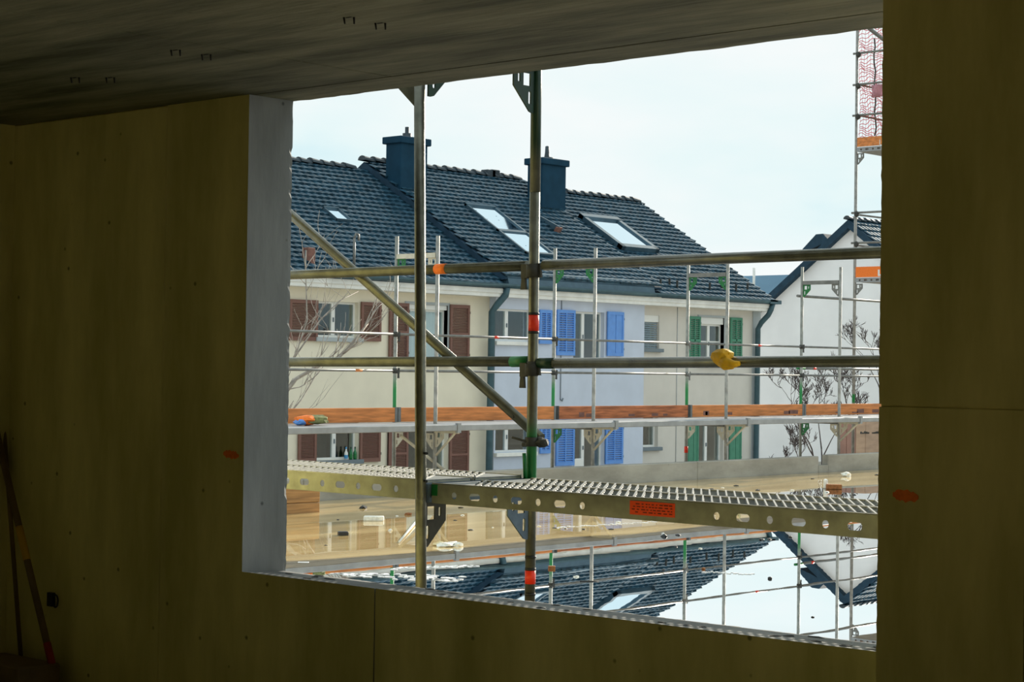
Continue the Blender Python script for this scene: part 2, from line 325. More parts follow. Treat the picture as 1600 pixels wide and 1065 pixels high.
def water_mat():
    """still muddy water: brown silt shows towards the parapet, dark clear water nearer the wall"""
    m = bpy.data.materials.new('muddy_water'); m.use_nodes = True; t = m.node_tree; b = t.nodes['Principled BSDF']
    g = t.nodes.new('ShaderNodeNewGeometry'); sp = t.nodes.new('ShaderNodeSeparateXYZ'); t.links.new(g.outputs['Position'], sp.inputs[0])
    mp = t.nodes.new('ShaderNodeMapping'); mp.inputs['Scale'].default_value = (0.5, 2.2, 1); t.links.new(g.outputs['Position'], mp.inputs['Vector'])
    n = t.nodes.new('ShaderNodeTexNoise'); n.inputs['Scale'].default_value = 1.1; n.inputs['Detail'].default_value = 7; t.links.new(mp.outputs['Vector'], n.inputs['Vector'])
    # silt edge: y > 11.3, falling back to y > 14 beyond x = 19
    ex = t.nodes.new('ShaderNodeMapRange'); ex.interpolation_type = 'SMOOTHSTEP'; ex.inputs[1].default_value = 15; ex.inputs[2].default_value = 21; ex.inputs[3].default_value = 0; ex.inputs[4].default_value = 2.7
    t.links.new(sp.outputs['X'], ex.inputs[0])
    su = t.nodes.new('ShaderNodeMath'); su.operation = 'SUBTRACT'; t.links.new(sp.outputs['Y'], su.inputs[0]); t.links.new(ex.outputs[0], su.inputs[1])
    nj = t.nodes.new('ShaderNodeMath'); nj.operation = 'MULTIPLY_ADD'; nj.inputs[1].default_value = 1.3; t.links.new(n.outputs['Fac'], nj.inputs[0]); t.links.new(su.outputs[0], nj.inputs[2])
    ed = t.nodes.new('ShaderNodeMapRange'); ed.interpolation_type = 'SMOOTHSTEP'; ed.inputs[1].default_value = 11.70; ed.inputs[2].default_value = 12.05; t.links.new(nj.outputs[0], ed.inputs[0])
    r = t.nodes.new('ShaderNodeValToRGB'); r.color_ramp.elements[0].position = 0.3; r.color_ramp.elements[1].position = 0.72
    r.color_ramp.elements[0].color = (0.42, 0.28, 0.11, 1); r.color_ramp.elements[1].color = (0.80, 0.60, 0.30, 1)
    t.links.new(n.outputs['Fac'], r.inputs['Fac'])
    mx = t.nodes.new('ShaderNodeMix'); mx.data_type = 'RGBA'; mx.inputs[6].default_value = (0.022, 0.019, 0.015, 1)
    t.links.new(ed.outputs[0], mx.inputs[0]); t.links.new(r.outputs['Color'], mx.inputs[7]); t.links.new(mx.outputs[2], b.inputs['Base Color'])
    b.inputs['Roughness'].default_value = 0.6; b.inputs['Specular IOR Level'].default_value = 0.0
    bn = t.nodes.new('ShaderNodeTexNoise'); bn.inputs['Scale'].default_value = 1.4; bn.inputs['Detail'].default_value = 2; t.links.new(g.outputs['Position'], bn.inputs['Vector'])
    bp = t.nodes.new('ShaderNodeBump'); bp.inputs['Strength'].default_value = 0.02; bp.inputs['Distance'].default_value = 0.01
    t.links.new(bn.outputs['Fac'], bp.inputs['Height'])
    gl = t.nodes.new('ShaderNodeBsdfGlossy'); gl.inputs['Roughness'].default_value = 0.0; gl.inputs['Color'].default_value = (1, 1, 1, 1); t.links.new(bp.outputs['Normal'], gl.inputs['Normal'])
    fr = t.nodes.new('ShaderNodeFresnel'); fr.inputs['IOR'].default_value = 1.33
    kk = t.nodes.new('ShaderNodeMapRange'); kk.inputs[3].default_value = 2.2; kk.inputs[4].default_value = 1.0; t.links.new(ed.outputs[0], kk.inputs[0])
    fm = t.nodes.new('ShaderNodeMath'); fm.operation = 'MULTIPLY'; fm.use_clamp = True; t.links.new(fr.outputs[0], fm.inputs[0]); t.links.new(kk.outputs[0], fm.inputs[1])
    ms = t.nodes.new('ShaderNodeMixShader'); t.links.new(fm.outputs[0], ms.inputs[0]); t.links.new(b.outputs[0], ms.inputs[1]); t.links.new(gl.outputs[0], ms.inputs[2])
    t.links.new(ms.outputs[0], t.nodes['Material Output'].inputs['Surface'])
    return m
M['water'] = water_mat()

# ------------------------------------------------------------------ the room
XI, XO = 5.33, 5.58          # inner and outer face of the window wall
ZC, ZS = 2.712, 0.662        # ceiling, window sill
YJ = 6.385                   # left jamb
YP = 3.068                   # edge of the right pier
XP = 5.03                    # inner face of the right pier
YL = 8.17                    # left wall of the room
Y258, Y585 = 6.954, 5.561    # formwork joints

o = MB().box(-2.4, XO, -7.5, 8.6, -0.25, 0).build('floor', M['floor']); tag(o, 'bare concrete floor of the dark room, toned to bounce light', 'floor', kind='structure')
# outer edge of the slab, a little ragged
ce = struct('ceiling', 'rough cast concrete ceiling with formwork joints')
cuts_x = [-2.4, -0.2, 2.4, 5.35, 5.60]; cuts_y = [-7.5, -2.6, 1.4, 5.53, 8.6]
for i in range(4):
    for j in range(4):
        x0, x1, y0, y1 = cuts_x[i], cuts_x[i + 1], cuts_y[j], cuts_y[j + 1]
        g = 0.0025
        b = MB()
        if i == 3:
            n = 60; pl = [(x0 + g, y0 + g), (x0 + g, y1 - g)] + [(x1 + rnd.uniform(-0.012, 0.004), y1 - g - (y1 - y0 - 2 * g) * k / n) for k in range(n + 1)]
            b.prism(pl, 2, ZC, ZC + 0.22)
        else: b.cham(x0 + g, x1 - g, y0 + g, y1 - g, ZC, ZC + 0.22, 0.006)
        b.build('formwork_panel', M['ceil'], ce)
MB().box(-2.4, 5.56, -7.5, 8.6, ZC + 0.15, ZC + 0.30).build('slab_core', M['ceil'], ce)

wf = struct('wall_front', 'concrete window wall with a wide unglazed opening')
MB().cham(XI, XO, Y258 + 0.003, 8.6, 0.0, ZC, 0.005).build('formwork_panel', M['wall'], wf)
# panel that carries the jamb and the left part of the sill (L shape); ragged outer arrises
def jag(n, a): return [rnd.uniform(-a, a) for _ in range(n)]
def ragged_panel(prof, tail, seed, amp=.0022):
    """panel whose free arris (prof, in y z) is clean inside and chipped along its outer edge; free faces grey"""
    r = random.Random(seed); n = len(prof); k = len(tail)
    def nrm2(i):
        a_, c_ = prof[max(i - 1, 0)], prof[min(i + 1, n - 1)]; d_ = Vector((c_[0] - a_[0], c_[1] - a_[1])).normalized(); return (d_.y, -d_.x)
    def drop(p, f): return (p[0], p[1] - (.014 * f if p[1] < ZS + .02 else 0))
    rings = []
    for x, f in ((XI, 0), (XO - .018, .93), (XO, 1)):
        ring = []
        for i, p in enumerate(prof):
            q = drop(p, f)
            if x == XO and 0 < i < n - 1:
                v = abs(r.gauss(0, amp)); v += .006 if r.random() < .06 else 0; m2 = nrm2(i); s_ = sgn_in
                q = (q[0] + s_ * m2[0] * v, q[1] + s_ * m2[1] * v)
            ring.append((x, q[0], q[1]))
        rings.append(ring + [(x, q[0], q[1]) for q in tail])
    m = n + k; b = MB(); vs = sum(rings, []); fs = [list(range(m))[::-1], list(range(2 * m, 3 * m))]
    for j in range(2): fs += [(j * m + i, j * m + (i + 1) % m, (j + 1) * m + (i + 1) % m, (j + 1) * m + i) for i in range(m)]
    o_ = b.add(vs, fs).build('formwork_panel', M['wall'], wf)
    o_.data.materials.append(M['grey_concrete'])
    for p in o_.data.polygons:
        if abs(p.normal.x) < .6: p.material_index = 1
    return o_
sgn_in = -1
nj = 90; ns = 40
prof = [(YJ - .012 * 0, ZC - (ZC - ZS) * k / nj) for k in range(nj + 1)] + [(YJ + (Y585 + 0.003 - YJ) * k / ns, ZS) for k in range(1, ns + 1)]
ragged_panel(prof, [(Y585 + 0.003, 0), (Y258 - 0.003, 0), (Y258 - 0.003, ZC)], 1)
ns = 130; y0, y1 = Y585 - 0.003, 3.0
ragged_panel([(y0 + (y1 - y0) * k / ns, ZS) for k in range(ns + 1)], [(y1, 0), (y0, 0)], 2)
# thin shadow joints: recessed strips behind the panel gaps
MB().box(XI + 0.02, XO - 0.02, Y258 - 0.004, Y258 + 0.004, 0, ZC).build('joint_fin', M['wall'], wf)
MB().box(XI + 0.012, XO - 0.02, Y585 - 0.004, Y585 + 0.004, 0, ZS - 0.03).build('joint_fin', M['wall'], wf)

wr = struct('wall_right', 'dark concrete pier right of the opening')
ZJ = 1.453; YR = 2.585
n = 60
for (za, zb) in ((0.0, ZJ - 0.004), (ZJ + 0.004, ZC)):
    zs = [za + (zb - za) * k / n for k in range(n + 1)]
    pl = [(YP + rnd.uniform(-.0012, .0014) + (.003 if rnd.random() < .05 else 0), z) for z in zs] + [(YR + .003, zb), (YR + .003, za)]
    MB().prism(pl, 0, XP, XO, pl).build('formwork_panel', M['wall'], wr)
    MB().cham(XP, XO, -7.5, YR - .003, za, zb, 0.005).build('formwork_panel', M['wall'], wr)
MB().box(XP + 0.006, XO - .02, -7.5, YP - .004, ZJ - 0.01, ZJ + 0.01).build('joint_fin', M['wall'], wr)
MB().box(XP + 0.008, XO - .02, YR - 0.006, YR + 0.006, 0, ZC).build('joint_fin', M['wall'], wr)
o = MB().box(-2.4, XO - 0.02, YL, 8.6, 0, ZC).build('wall_left', M['wall']); tag(o, 'dark concrete side wall at the left corner', 'wall', kind='structure')
o = MB().box(-2.65, -2.4, -7.5, 8.6, 0, ZC).build('wall_back', M['wall']); tag(o, 'concrete wall behind the viewpoint', 'wall', kind='structure')
o = MB().box(-2.4, XO - 0.02, -7.75, -7.5, 0, ZC).build('wall_side', M['wall']); tag(o, 'concrete wall far to the right of the viewpoint', 'wall', kind='structure')

# orange spray marks on the wall faces
def spray(px0, py0, px1, py1, x, parent, seed):
    r = random.Random(seed); p = at(px0, py0, 0, x - .001); q = at(px1, py1, 0, x - .001); n = 14; h = 0.017
    top = []; bot = []
    for k in range(n + 1):
        t = k / n; y = p.y + (q.y - p.y) * t; z = p.z + (q.z - p.z) * t; s = min(1, 0.35 + 3 * min(t, 1 - t))
        top.append((y, z + h * s * r.uniform(.7, 1.2))); bot.append((y, z - h * s * r.uniform(.7, 1.2)))
    MB().prism(top + bot[::-1], 0, x - 0.0015, x + 0.004).build('spray_mark', M['spray'], parent)
spray(349, 708, 373, 712, XI, wf, 1)
spray(1395, 772, 1435, 777, XP, wr, 2)

# plastic bar spacers cast into the ceiling: little pairs of feet
names = ['left of the pair by the top edge', 'right of the pair by the top edge', 'left of the middle pair', 'right of the middle pair', 'left of the faint far pair', 'right of the faint far pair']
for (px, py), nm in zip(((545, 27), (594, 36), (274, 78), (322, 85), (117, 121), (172, 121)), names):
    p = at(px, py, 2, ZC)
    t = thing('bar_spacer', 'dark bar spacer feet in the ceiling, ' + nm, 'spacer', p, 'bar spacers in the ceiling')
    for s in (-1, 1):
        f = MB(); q = p + Vector((0.01 * s, -0.014 * s, 0))
        f.tube(q + Vector((0, 0, 0.005)), q + Vector((0.004, 0.002 * s, -0.022)), 0.0045, 6, 0.003)
        f.build('foot', M['black'], t)
    MB().box(p.x - .003, p.x + .003, p.y - .012, p.y + .012, ZC - .002, ZC + .004).build('clip', M['black'], t)

# crumbs and mortar lying on the sill
for k in range(26):
    yy = rnd.uniform(3.25, 6.25); xx = rnd.uniform(XI + .03, XO - .03)
    zz = ZS - 0.014 * (xx - XI) / (XO - XI)
    o = MB().blob((xx, yy, zz + 0.001), rnd.uniform(.008, .026), rnd.uniform(.012, .04), rnd.uniform(.002, .004), .3, 1, k).build('mortar_crumb', M['dark_steel'], None, (xx, yy, zz))
    tag(o, 'dark crumb of mortar lying on the window sill', 'crumb', 'crumbs on the window sill')

# tools leaning in the dark left corner
t = thing('shovel', 'wooden tool handle with yellow band and red end leaning in corner', 'tool', at(78, 1046, 0, 5.18))
p0 = at(82, 1040, 0, 5.20); p1 = at(-14, 640, 0, 5.26)
d = p1 - p0
MB().tube(p0, p1, 0.017, 10).build('handle', M['handle'], t)
MB().tube(p0 + d * 0.40, p0 + d * 0.53, 0.0185, 10).build('yellow_band', mat('yellow_paint', (0.62, 0.36, 0.03), .6), t)
MB().tube(p0 - d * 0.005, p0 + d * 0.085, 0.0185, 10).build('red_end', mat('red_paint', (0.30, 0.008, 0.01), .6), t)
o = MB().tube(at(33, 1032, 0, 5.28), at(4, 640, 0, 5.31), 0.011, 8).build('broom_stick', M['handle'], None, at(33, 1032, 0, 5.28)); tag(o, 'thin stick leaning behind the banded handle in the corner', 'stick')
q = at(36, 1046, 0, 5.1)
t = thing('timber_block', 'dim block of timber offcuts on the floor in the corner', 'timber', (q.x, q.y, 0))
MB().cham(q.x - .12, q.x + .12, q.y - .13, q.y + .35, 0, .055, .006).build('board', M['handle'], t)
MB().cham(q.x - .10, q.x + .13, q.y - .11, q.y + .35, .056, q.z + .03 if q.z > .06 else .1, .006).build('board', M['handle'], t)
q = at(92, 938, 0, XI)
t = thing('wall_hook', 'small dark ring hook fixed low on the wall by the tools', 'hook', q)
ring = [q + Vector((-.02, .0 + .022 * math.cos(a_), .03 * math.sin(a_))) for a_ in [2 * math.pi * k / 16 for k in range(17)]]
MB().path(ring, .004, 6).build('ring', M['black'], t)
MB().box(q.x - .02, q.x + .005, q.y + .03, q.y + .07, q.z - .03, q.z + .035).build('plate', M['black'], t)

# ------------------------------------------------------------------ terrace, water, parapet, ground
ZW = 0.02
o = MB().box(XO, 40, -12, 16.2, -0.35, -0.06).build('floor_terrace', M['parapet']); tag(o, 'flooded flat concrete terrace slab outside the opening', 'terrace', kind='structure')
o = MB().add([(XO, -12, ZW), (40, -12, ZW), (40, 16.19, ZW), (XO, 16.19, ZW)], [(0, 1, 2, 3)]).build('water', M['water']); tag(o, 'shallow muddy rainwater covering the terrace', 'water', kind='stuff')
pa = struct('wall_parapet', 'low concrete parapet along the flooded terrace')
xn = at(1287, 712, 1, 16.2).x
xs = [4.0, 9.2, 14.4, at(1090, 745, 1, 16.2).x, xn - .13]
for i in range(4):
    MB().cham(xs[i] + .002, xs[i + 1] - .002, 16.2, 16.32, -0.35, 0.272, .012).build('concrete_section', M['parapet'], pa)
MB().box(xn - .13, xn + .13, 16.2, 16.32, -0.35, 0.13).build('notch_section', M['parapet'], pa)
MB().cham(xn + .13, 40, 16.2, 16.32, -0.35, 0.285, .012).build('concrete_section', M['parapet'], pa)
o = MB().box(-60, 200, -60, 200, -2.3, -2.0).build('ground', M['ground']); tag(o, 'winter ground between the houses', 'ground', kind='structure')

# ------------------------------------------------------------------ scaffolding
RTB = 0.02415
def gusset_mesh(name, m, sgn):
    o_ = [(0, 0), (.145, 0), (.145, -.085), (.035, -.195), (.018, -.2), (0, -.2)]
    hs = [[(.030, -.020), (.078, -.020), (.078, -.078), (.030, -.078)], slot(.108, -.045, .016, .042), slot(.034, -.132, .018, .06)]
    if sgn < 0: o_ = [(-a_, b_) for a_, b_ in o_][::-1]; hs = [[(-a_, b_) for a_, b_ in h][::-1] for h in hs]
    me = plate(o_, hs, 0.008, m); me.name = name; return me
GUS = {}
def gusset(mname, sgn):
    k = (mname, sgn)
    if k not in GUS: GUS[k] = gusset_mesh('gusset', M[mname], sgn)
    return GUS[k]
def pl_x(p):   # plate XY -> world XZ (plane y = const)
    return Matrix.Translation(p) @ Matrix(((1, 0, 0, 0), (0, 0, -1, 0), (0, 1, 0, 0), (0, 0, 0, 1)))
def pl_y(p):   # plate XY -> world YZ (plane x = const)
    return Matrix.Translation(p) @ Matrix(((0, 0, 1, 0), (1, 0, 0, 0), (0, 1, 0, 0), (0, 0, 0, 1)))

def coupler(parent, c, axis, m='dark_steel', s=1.0):
    """wedge coupler round a post at c, jaws towards +-axis"""
    c = Vector(c); b = MB()
    b.tube(c - Vector((0, 0, .035 * s)), c + Vector((0, 0, .035 * s)), RTB + .009 * s, 12)
    a_ = Vector(axis); side = Vector((-a_.y, a_.x, 0))
    q = c + a_ * (.05 * s)
    b.hexa([q + side * (i * .02 * s) + a_ * (j * .025 * s) + Vector((0, 0, k * .04 * s)) for k in (-1, 1) for i, j in ((-1, -1), (1, -1), (1, 1), (-1, 1))])
    q2 = q + a_ * .018 * s - Vector((0, 0, .03 * s))
    b.hexa([q2 + side * (i * .006) + a_ * (j * (.006 + .010 * (k < 0))) + Vector((0, 0, (.065 if k > 0 else -.075) * s)) for k in (-1, 1) for i, j in ((-1, -1), (1, -1), (1, 1), (-1, 1))])
    return b.build('wedge_coupler', M[m], parent)

# --- near frame, seen right behind the opening
XA, XB, YF = 5.88, 6.61, 5.868
ZD = 1.045
M['post_b'] = painted_tube('outer_post_steel', (0.16, 0.16, 0.13), GREEN, [(1.02, 1.30, .06)])
M['post_a'] = painted_tube('inner_post_steel', (0.18, 0.18, 0.145), GREEN, [(3.3, 3.6, .05)])
fr = thing('scaffolding', 'upright scaffold frame standing just outside the opening', 'scaffolding', (XA, YF, -0.06))
MB().tube((XA, YF - .035, -.06), (XA - .0, YF + .045, 3.25), RTB, 20).build('post', M['post_a'], fr)
MB().tube((XB, YF, -.06), (XB, YF + .004, 3.25), RTB, 20).build('post', M['post_b'], fr)
M['post_top'] = painted_tube('green_post_top', (0.16, 0.16, 0.13), (0.002, 0.030, 0.014), [(at(833, 235, 1, YF).z, 4.0, .09)])
MB().tube((XB, YF + .002, at(833, 300, 1, YF).z), (XB, YF + .004, 3.25), RTB + .0006, 20).build('green_sleeve', M['post_top'], fr)
for x in (XA, XB): MB().cham(x - .075, x + .075, YF - .1, YF + .05, -.06, -.052, .002).build('base_plate', M['galv'], fr)
for z in (ZD - .03, 2.975):
    MB().box(XA + .02, XB - .02, YF - .027, YF + .027, z - .05, z - .005).box(XA + .02, XB - .02, YF - .030, YF - .024, z - .01, z + .03).box(XA + .02, XB - .02, YF + .024, YF + .030, z - .01, z + .03).build('transom', M['blue_steel'] if z < 2 else M['dark_green'], fr)
    zz = z - .05
    inst('gusset', gusset('dark_steel' if z < 2 else 'dark_green', 1), pl_x((XA + .018, YF - .0, zz)), fr)
    inst('gusset', gusset('blue_steel' if z < 2 else 'dark_green', -1), pl_x((XB - .018, YF, zz)), fr)
q = at(816, 738, 1, YF + .02)
MB().tube((q.x, YF, ZD - .01), (q.x, YF + .01, at(816, 708, 1, YF).z), .009, 10).build('locking_pin', M['green'], fr)
MB().tube((XB, YF, at(833, 518, 1, YF).z), (XB, YF, at(833, 490, 1, YF).z), RTB + .001, 20).build('red_band', M['red'], fr)
MB().tube((XB, YF, at(833, 911, 1, YF).z), (XB, YF, at(833, 889, 1, YF).z), RTB + .001, 20).build('red_band', M['red'], fr)
for py in (519, 490, 888, 869, 927):
    z = at(833, py, 1, YF).z; MB().tube((XB, YF, z - .006), (XB, YF, z + .006), RTB + .0016, 20).build('black_ring', M['black'], fr)
for px, py in ((669, 750), (663, 707)):
    q = at(px, py, 1, YF); MB().tube((XA, YF - .03, q.z), (XA - .012, YF - .055, q.z), .006, 8).build('pin_hole', M['black'], fr)
# short timber strut below the ceiling edge, left of the inner post
q = at(635, 134, 1, YF + .03)
tag(MB().prism([(YF + .02, 2.66), (YF + .02, 2.76), (YF + .30, 3.0), (YF + .30, 2.90)], 0, XA - .02, XA + .02).build('console_strut', M['galv'], None, (XA, YF, 2.66)), 'short slanting strut at the top of the inner post', 'strut')

def rail(name, label, p0, p1, r=RTB, m='galv', group='near guard rails', cat='rail', nseg=16):
    t = thing(name, label, cat, p0, group); MB().tube(p0, p1, r, nseg).build('tube', M[m], t); return t
zr1, zr2 = 2.028, 1.578
xr = XB - .0
ra = rail('guard_rail', 'upper near guard rail right of the post, dark against the sky', (xr + .01, YF - .05, zr1 - .003), (xr, 2.85, zr1 + .004))
coupler(ra, (XB, YF, zr1 - .012), (0, -1, 0), s=.45)
rb = rail('guard_rail', 'upper near guard rail left of the green-banded post', (xr + .01, YF + .05, zr1 - .003), (xr, 8.9, zr1 - .012))
coupler(rb, (XB - .01, YF, zr1 - .03), (0, 1, 0), s=.8)
q = at(690, 420, 0, xr); MB().tube((xr + .006, q.y + .04, zr1 - .0045), (xr + .006, q.y - .03, zr1 - .004), RTB + .001, 14).build('orange_paint', M['spray'], rb)
rc = rail('guard_rail', 'lower near guard rail right of the post, carrying the yellow glove', (xr + .01, YF - .05, zr2 - .004), (xr, 2.85, zr2 + .035))
MB().tube((xr + .009, YF - .03, zr2 - .004), (xr + .009, YF - .12, zr2 - .003), RTB + .0012, 14).build('green_end', M['dark_green'], rc)
coupler(rc, (XB, YF, zr2 - .012), (0, -1, 0), s=.45)
rd = rail('guard_rail', 'lower near guard rail left of the green-banded post', (xr + .01, YF + .05, zr2 + .004), (xr, 8.9, zr2 - .025))
MB().tube((xr + .009, YF + .03, zr2 + .004), (xr + .009, YF + .14, zr2 + .002), RTB + .0012, 14).build('green_end', M['green'], rd)
coupler(rd, (XB - .01, YF, zr2 - .035), (0, 1, 0), s=.8)
# diagonal brace
p0 = Vector((6.66, YF - .01, at(836, 684, 0, 6.66).z)); p1 = at(440, 322, 0, 6.66); p1 = p0 + (p1 - p0) * 1.5
br = rail('diagonal_brace', 'diagonal scaffold brace rising to the left from the post', p0, p1, RTB, 'galv', None, 'brace')
u = (p1 - p0).normalized()
for k in (.18, .95): MB().tube(p0 + u * k, p0 + u * k + Vector((-.03, 0, .0)), .007, 8).build('pin_hole', M['black'], br)
z = at(836, 690, 1, YF).z
t = thing('swivel_coupler', 'dark swivel coupler clamping the diagonal brace to the post', 'coupler', (XB, YF, z))
MB().tube((XB, YF, z - .02), (XB, YF, z + .022), RTB + .010, 14).build('post_clamp', M['dark_steel'], t)
MB().blob((XB + .02, YF - .045, z), .032, .034, .024, .25, 2, 3).build('brace_clamp', M['dark_steel'], t)
MB().tube((XB - .06, YF + .07, z + .02), (XB - .02, YF - .01, z - .002), .006, 8).tube((XB - .02, YF + .04, z - .012), (XB, YF - .02, z - .012), .012, 8).build('bolt', M['dark_steel'], t)

def deck(label, x0, x1, y0, y1, ztop, holes_near, sticker=None, near=False):
    """perforated steel deck: side profiles with holes and a pierced, ribbed top"""
    t = thing('scaffold_deck', label, 'deck', ((x0 + x1) / 2, (y0 + y1) / 2, ztop - .09), 'near scaffold decks')
    h = .082; zb = ztop - h
    for x, hs in ((x0, holes_near), (x1, [])):
        zl = zb if (x == x0 and near) else ztop - .045
        out = [(y0, zl), (y1, zl), (y1, ztop), (y0, ztop)]
        hh = [slot(yy, ztop - .045, wy, .030) for yy, wy in hs if y0 + .03 < yy < y1 - .03] if near else []
        me = plate(out, hh, .003, M['deck']); me.name = 'side_profile'
        inst('side_profile', me, pl_y((x, 0, 0)), t)
        if x == x0 and near: MB().box(min(x, x + (.012 if x == x0 else -.03)), max(x, x + (.012 if x == x0 else -.03)), y0, y1, zb - .002, zb + .001).build('bottom_lip', M['deck'], t)
    # top: pierced grid
    # slanting ribs with pierced cells between them
    b = MB(); rb = MB(); pitch = .042; nx = 4; ny = int((y1 - y0) / pitch); dy = (y1 - y0) / ny; gx = (x1 - x0 - .02) / nx; SH = .74
    rb.box(x0, x0 + .010, y0, y1, ztop - .003, ztop + .005).box(x1 - .010, x1, y0, y1, ztop - .003, ztop + .005)
    def sk(x, y): return y + (x - x0 - .01) * SH
    lead = (x1 - x0 - .02) * SH; j0 = -int(lead / dy) - 1
    for j in range(j0, ny + 1):
        ya = y0 + dy * j
        if sk(x0 + .01, ya) >= y0 and sk(x1 - .01, ya) <= y1:
            xa, xb = x0 + .01, x1 - .01; hw = .0042; q = []
            for z in (ztop - .001, ztop + .006): q += [(xa, sk(xa, ya) - hw, z), (xb, sk(xb, ya) - hw, z), (xb, sk(xb, ya) + hw, z), (xa, sk(xa, ya) + hw, z)]
            rb.hexa(q)
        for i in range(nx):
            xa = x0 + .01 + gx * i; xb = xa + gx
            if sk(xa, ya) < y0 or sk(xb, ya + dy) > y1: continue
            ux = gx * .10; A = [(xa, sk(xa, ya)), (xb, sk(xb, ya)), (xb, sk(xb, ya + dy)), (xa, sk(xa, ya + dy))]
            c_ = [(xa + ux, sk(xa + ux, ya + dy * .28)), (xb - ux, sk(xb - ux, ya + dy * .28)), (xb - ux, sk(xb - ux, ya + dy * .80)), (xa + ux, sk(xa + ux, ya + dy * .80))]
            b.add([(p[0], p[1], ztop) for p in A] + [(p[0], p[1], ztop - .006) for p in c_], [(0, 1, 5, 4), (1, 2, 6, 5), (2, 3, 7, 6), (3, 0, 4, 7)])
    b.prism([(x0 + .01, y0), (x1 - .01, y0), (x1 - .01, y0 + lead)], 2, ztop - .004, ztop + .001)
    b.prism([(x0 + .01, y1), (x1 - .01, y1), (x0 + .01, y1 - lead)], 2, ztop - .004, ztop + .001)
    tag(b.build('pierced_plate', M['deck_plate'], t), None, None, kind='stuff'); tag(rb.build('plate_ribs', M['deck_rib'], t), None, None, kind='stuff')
    for y, sg in ((y0, 1), (y1, -1)):
        MB().box(x0 + .01, x1 - .01, min(y, y + sg * .03), max(y, y + sg * .03), zb + .02, ztop - .004).build('end_cap', M['deck'], t)
    if sticker:
        ya, yb, za, zb_ = sticker
        st = MB().box(x0 - .0035, x0 - .002, min(ya, yb), max(ya, yb), za, zb_).build('orange_sticker', M['orange_label'], t)
        r = random.Random(5); L = abs(yb - ya); m_ = min(ya, yb); ink = MB()
        for row in range(4):
            yy = m_ + .012
            while yy < m_ + L - .02:
                wd = r.uniform(.006, .02); zz = za + (zb_ - za) * (.2 + .2 * row)
                if not (m_ + L * .70 < yy < m_ + L * .76): ink.box(x0 - .0042, x0 - .0034, yy, min(yy + wd, m_ + L - .01), zz - .002, zz + .002)
                yy += wd + r.uniform(.005, .012)
        tag(ink.build('printed_lines', M['ink'], st), None, None, kind='stuff')
    return t
X0 = 5.925; DW = .32
def hy(px, py): return at(px, py, 0, X0).y
hR = [(hy(px, py), .028 if k % 2 == 0 else .062) for k, (px, py) in enumerate(((710, 771), (742, 773), (774, 777), (807, 780), (841, 780), (875, 782), (910, 785)))]
hR += [(hy(px, py), .028 if k % 2 == 0 else .062) for k, (px, py) in enumerate(((1120, 801), (1161, 805), (1203, 808), (1248, 811), (1290, 815), (1336, 818)))]
hR += [(hR[-1][0] - .118 * (k + 1), .028 if k % 2 == 0 else .062) for k in range(5)]
hL = [(hy(px, 750), .062 if k % 2 == 0 else .028) for k, px in enumerate((476, 504, 532, 560, 589, 619))]
hL += [(hL[0][0] + .118 * (k + 1), .028 if k % 2 == 0 else .062) for k in range(9)]
s0 = at(985, 783, 0, X0); s1 = at(1055, 804, 0, X0)
yR0, yR1 = YF - 3.05, YF - .033; yL0, yL1 = YF + .033, YF + 3.05
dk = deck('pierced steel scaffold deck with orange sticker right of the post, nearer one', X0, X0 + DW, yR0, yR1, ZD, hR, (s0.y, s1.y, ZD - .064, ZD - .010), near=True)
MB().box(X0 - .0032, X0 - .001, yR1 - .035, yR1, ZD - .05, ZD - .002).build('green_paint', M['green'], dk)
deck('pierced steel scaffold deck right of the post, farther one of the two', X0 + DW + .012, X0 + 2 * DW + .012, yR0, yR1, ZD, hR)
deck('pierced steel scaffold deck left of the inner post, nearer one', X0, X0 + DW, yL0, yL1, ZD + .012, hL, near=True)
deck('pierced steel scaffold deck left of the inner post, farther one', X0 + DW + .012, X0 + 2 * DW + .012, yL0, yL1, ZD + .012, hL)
# the lift above: unseen decks added to shade the opening from the sun
for y0, y1, nm in ((yR0, yR1, 'right'), (yL0, yL1, 'left')):
    t = thing('upper_shade_deck', 'unseen scaffold deck added above the opening as a sun shade, %s bay' % nm, 'deck', (X0, (y0 + y1) / 2, 3.0), 'added upper shade decks')
    for k in range(2): MB().box(X0 + k * .332, X0 + k * .332 + .32, y0, y1, 2.99, 3.05).build('plank', M['deck'], t)

# yellow glove jammed on the lower rail
q = at(1134, 560, 0, xr); zg = zr2 + .02
t = thing('rubber_glove', 'crumpled yellow rubber glove hanging over the lower near rail', 'glove', (xr, q.y, zg))
def crumple(c, sx, sy, sz, seed, rot=0): return MB().blob(c, sx, sy, sz, .16, 2, seed, rot)
crumple((xr - .006, q.y + .014, q.z + .004), .046, .052, .040, 4).build('palm', M['yellow'], t)
MB().path([(xr - .03, q.y - .005, q.z - .005), (xr - .032, q.y - .03, q.z - .014), (xr - .03, q.y - .065, q.z - .024), (xr - .03, q.y - .092, q.z - .020)], [.02, .019, .016, .010], 8).build('finger', M['yellow'], t)
MB().path([(xr - .03, q.y + .002, q.z - .018), (xr - .034, q.y - .02, q.z - .034), (xr - .032, q.y - .062, q.z - .036)], [.018, .016, .008], 8).build('finger', M['yellow'], t)
MB().path([(xr - .012, q.y, q.z + .018), (xr - .02, q.y - .02, q.z + .026), (xr - .02, q.y - .036, q.z + .02)], [.014, .010, .005], 8).build('cuff_fold', M['yellow'], t)

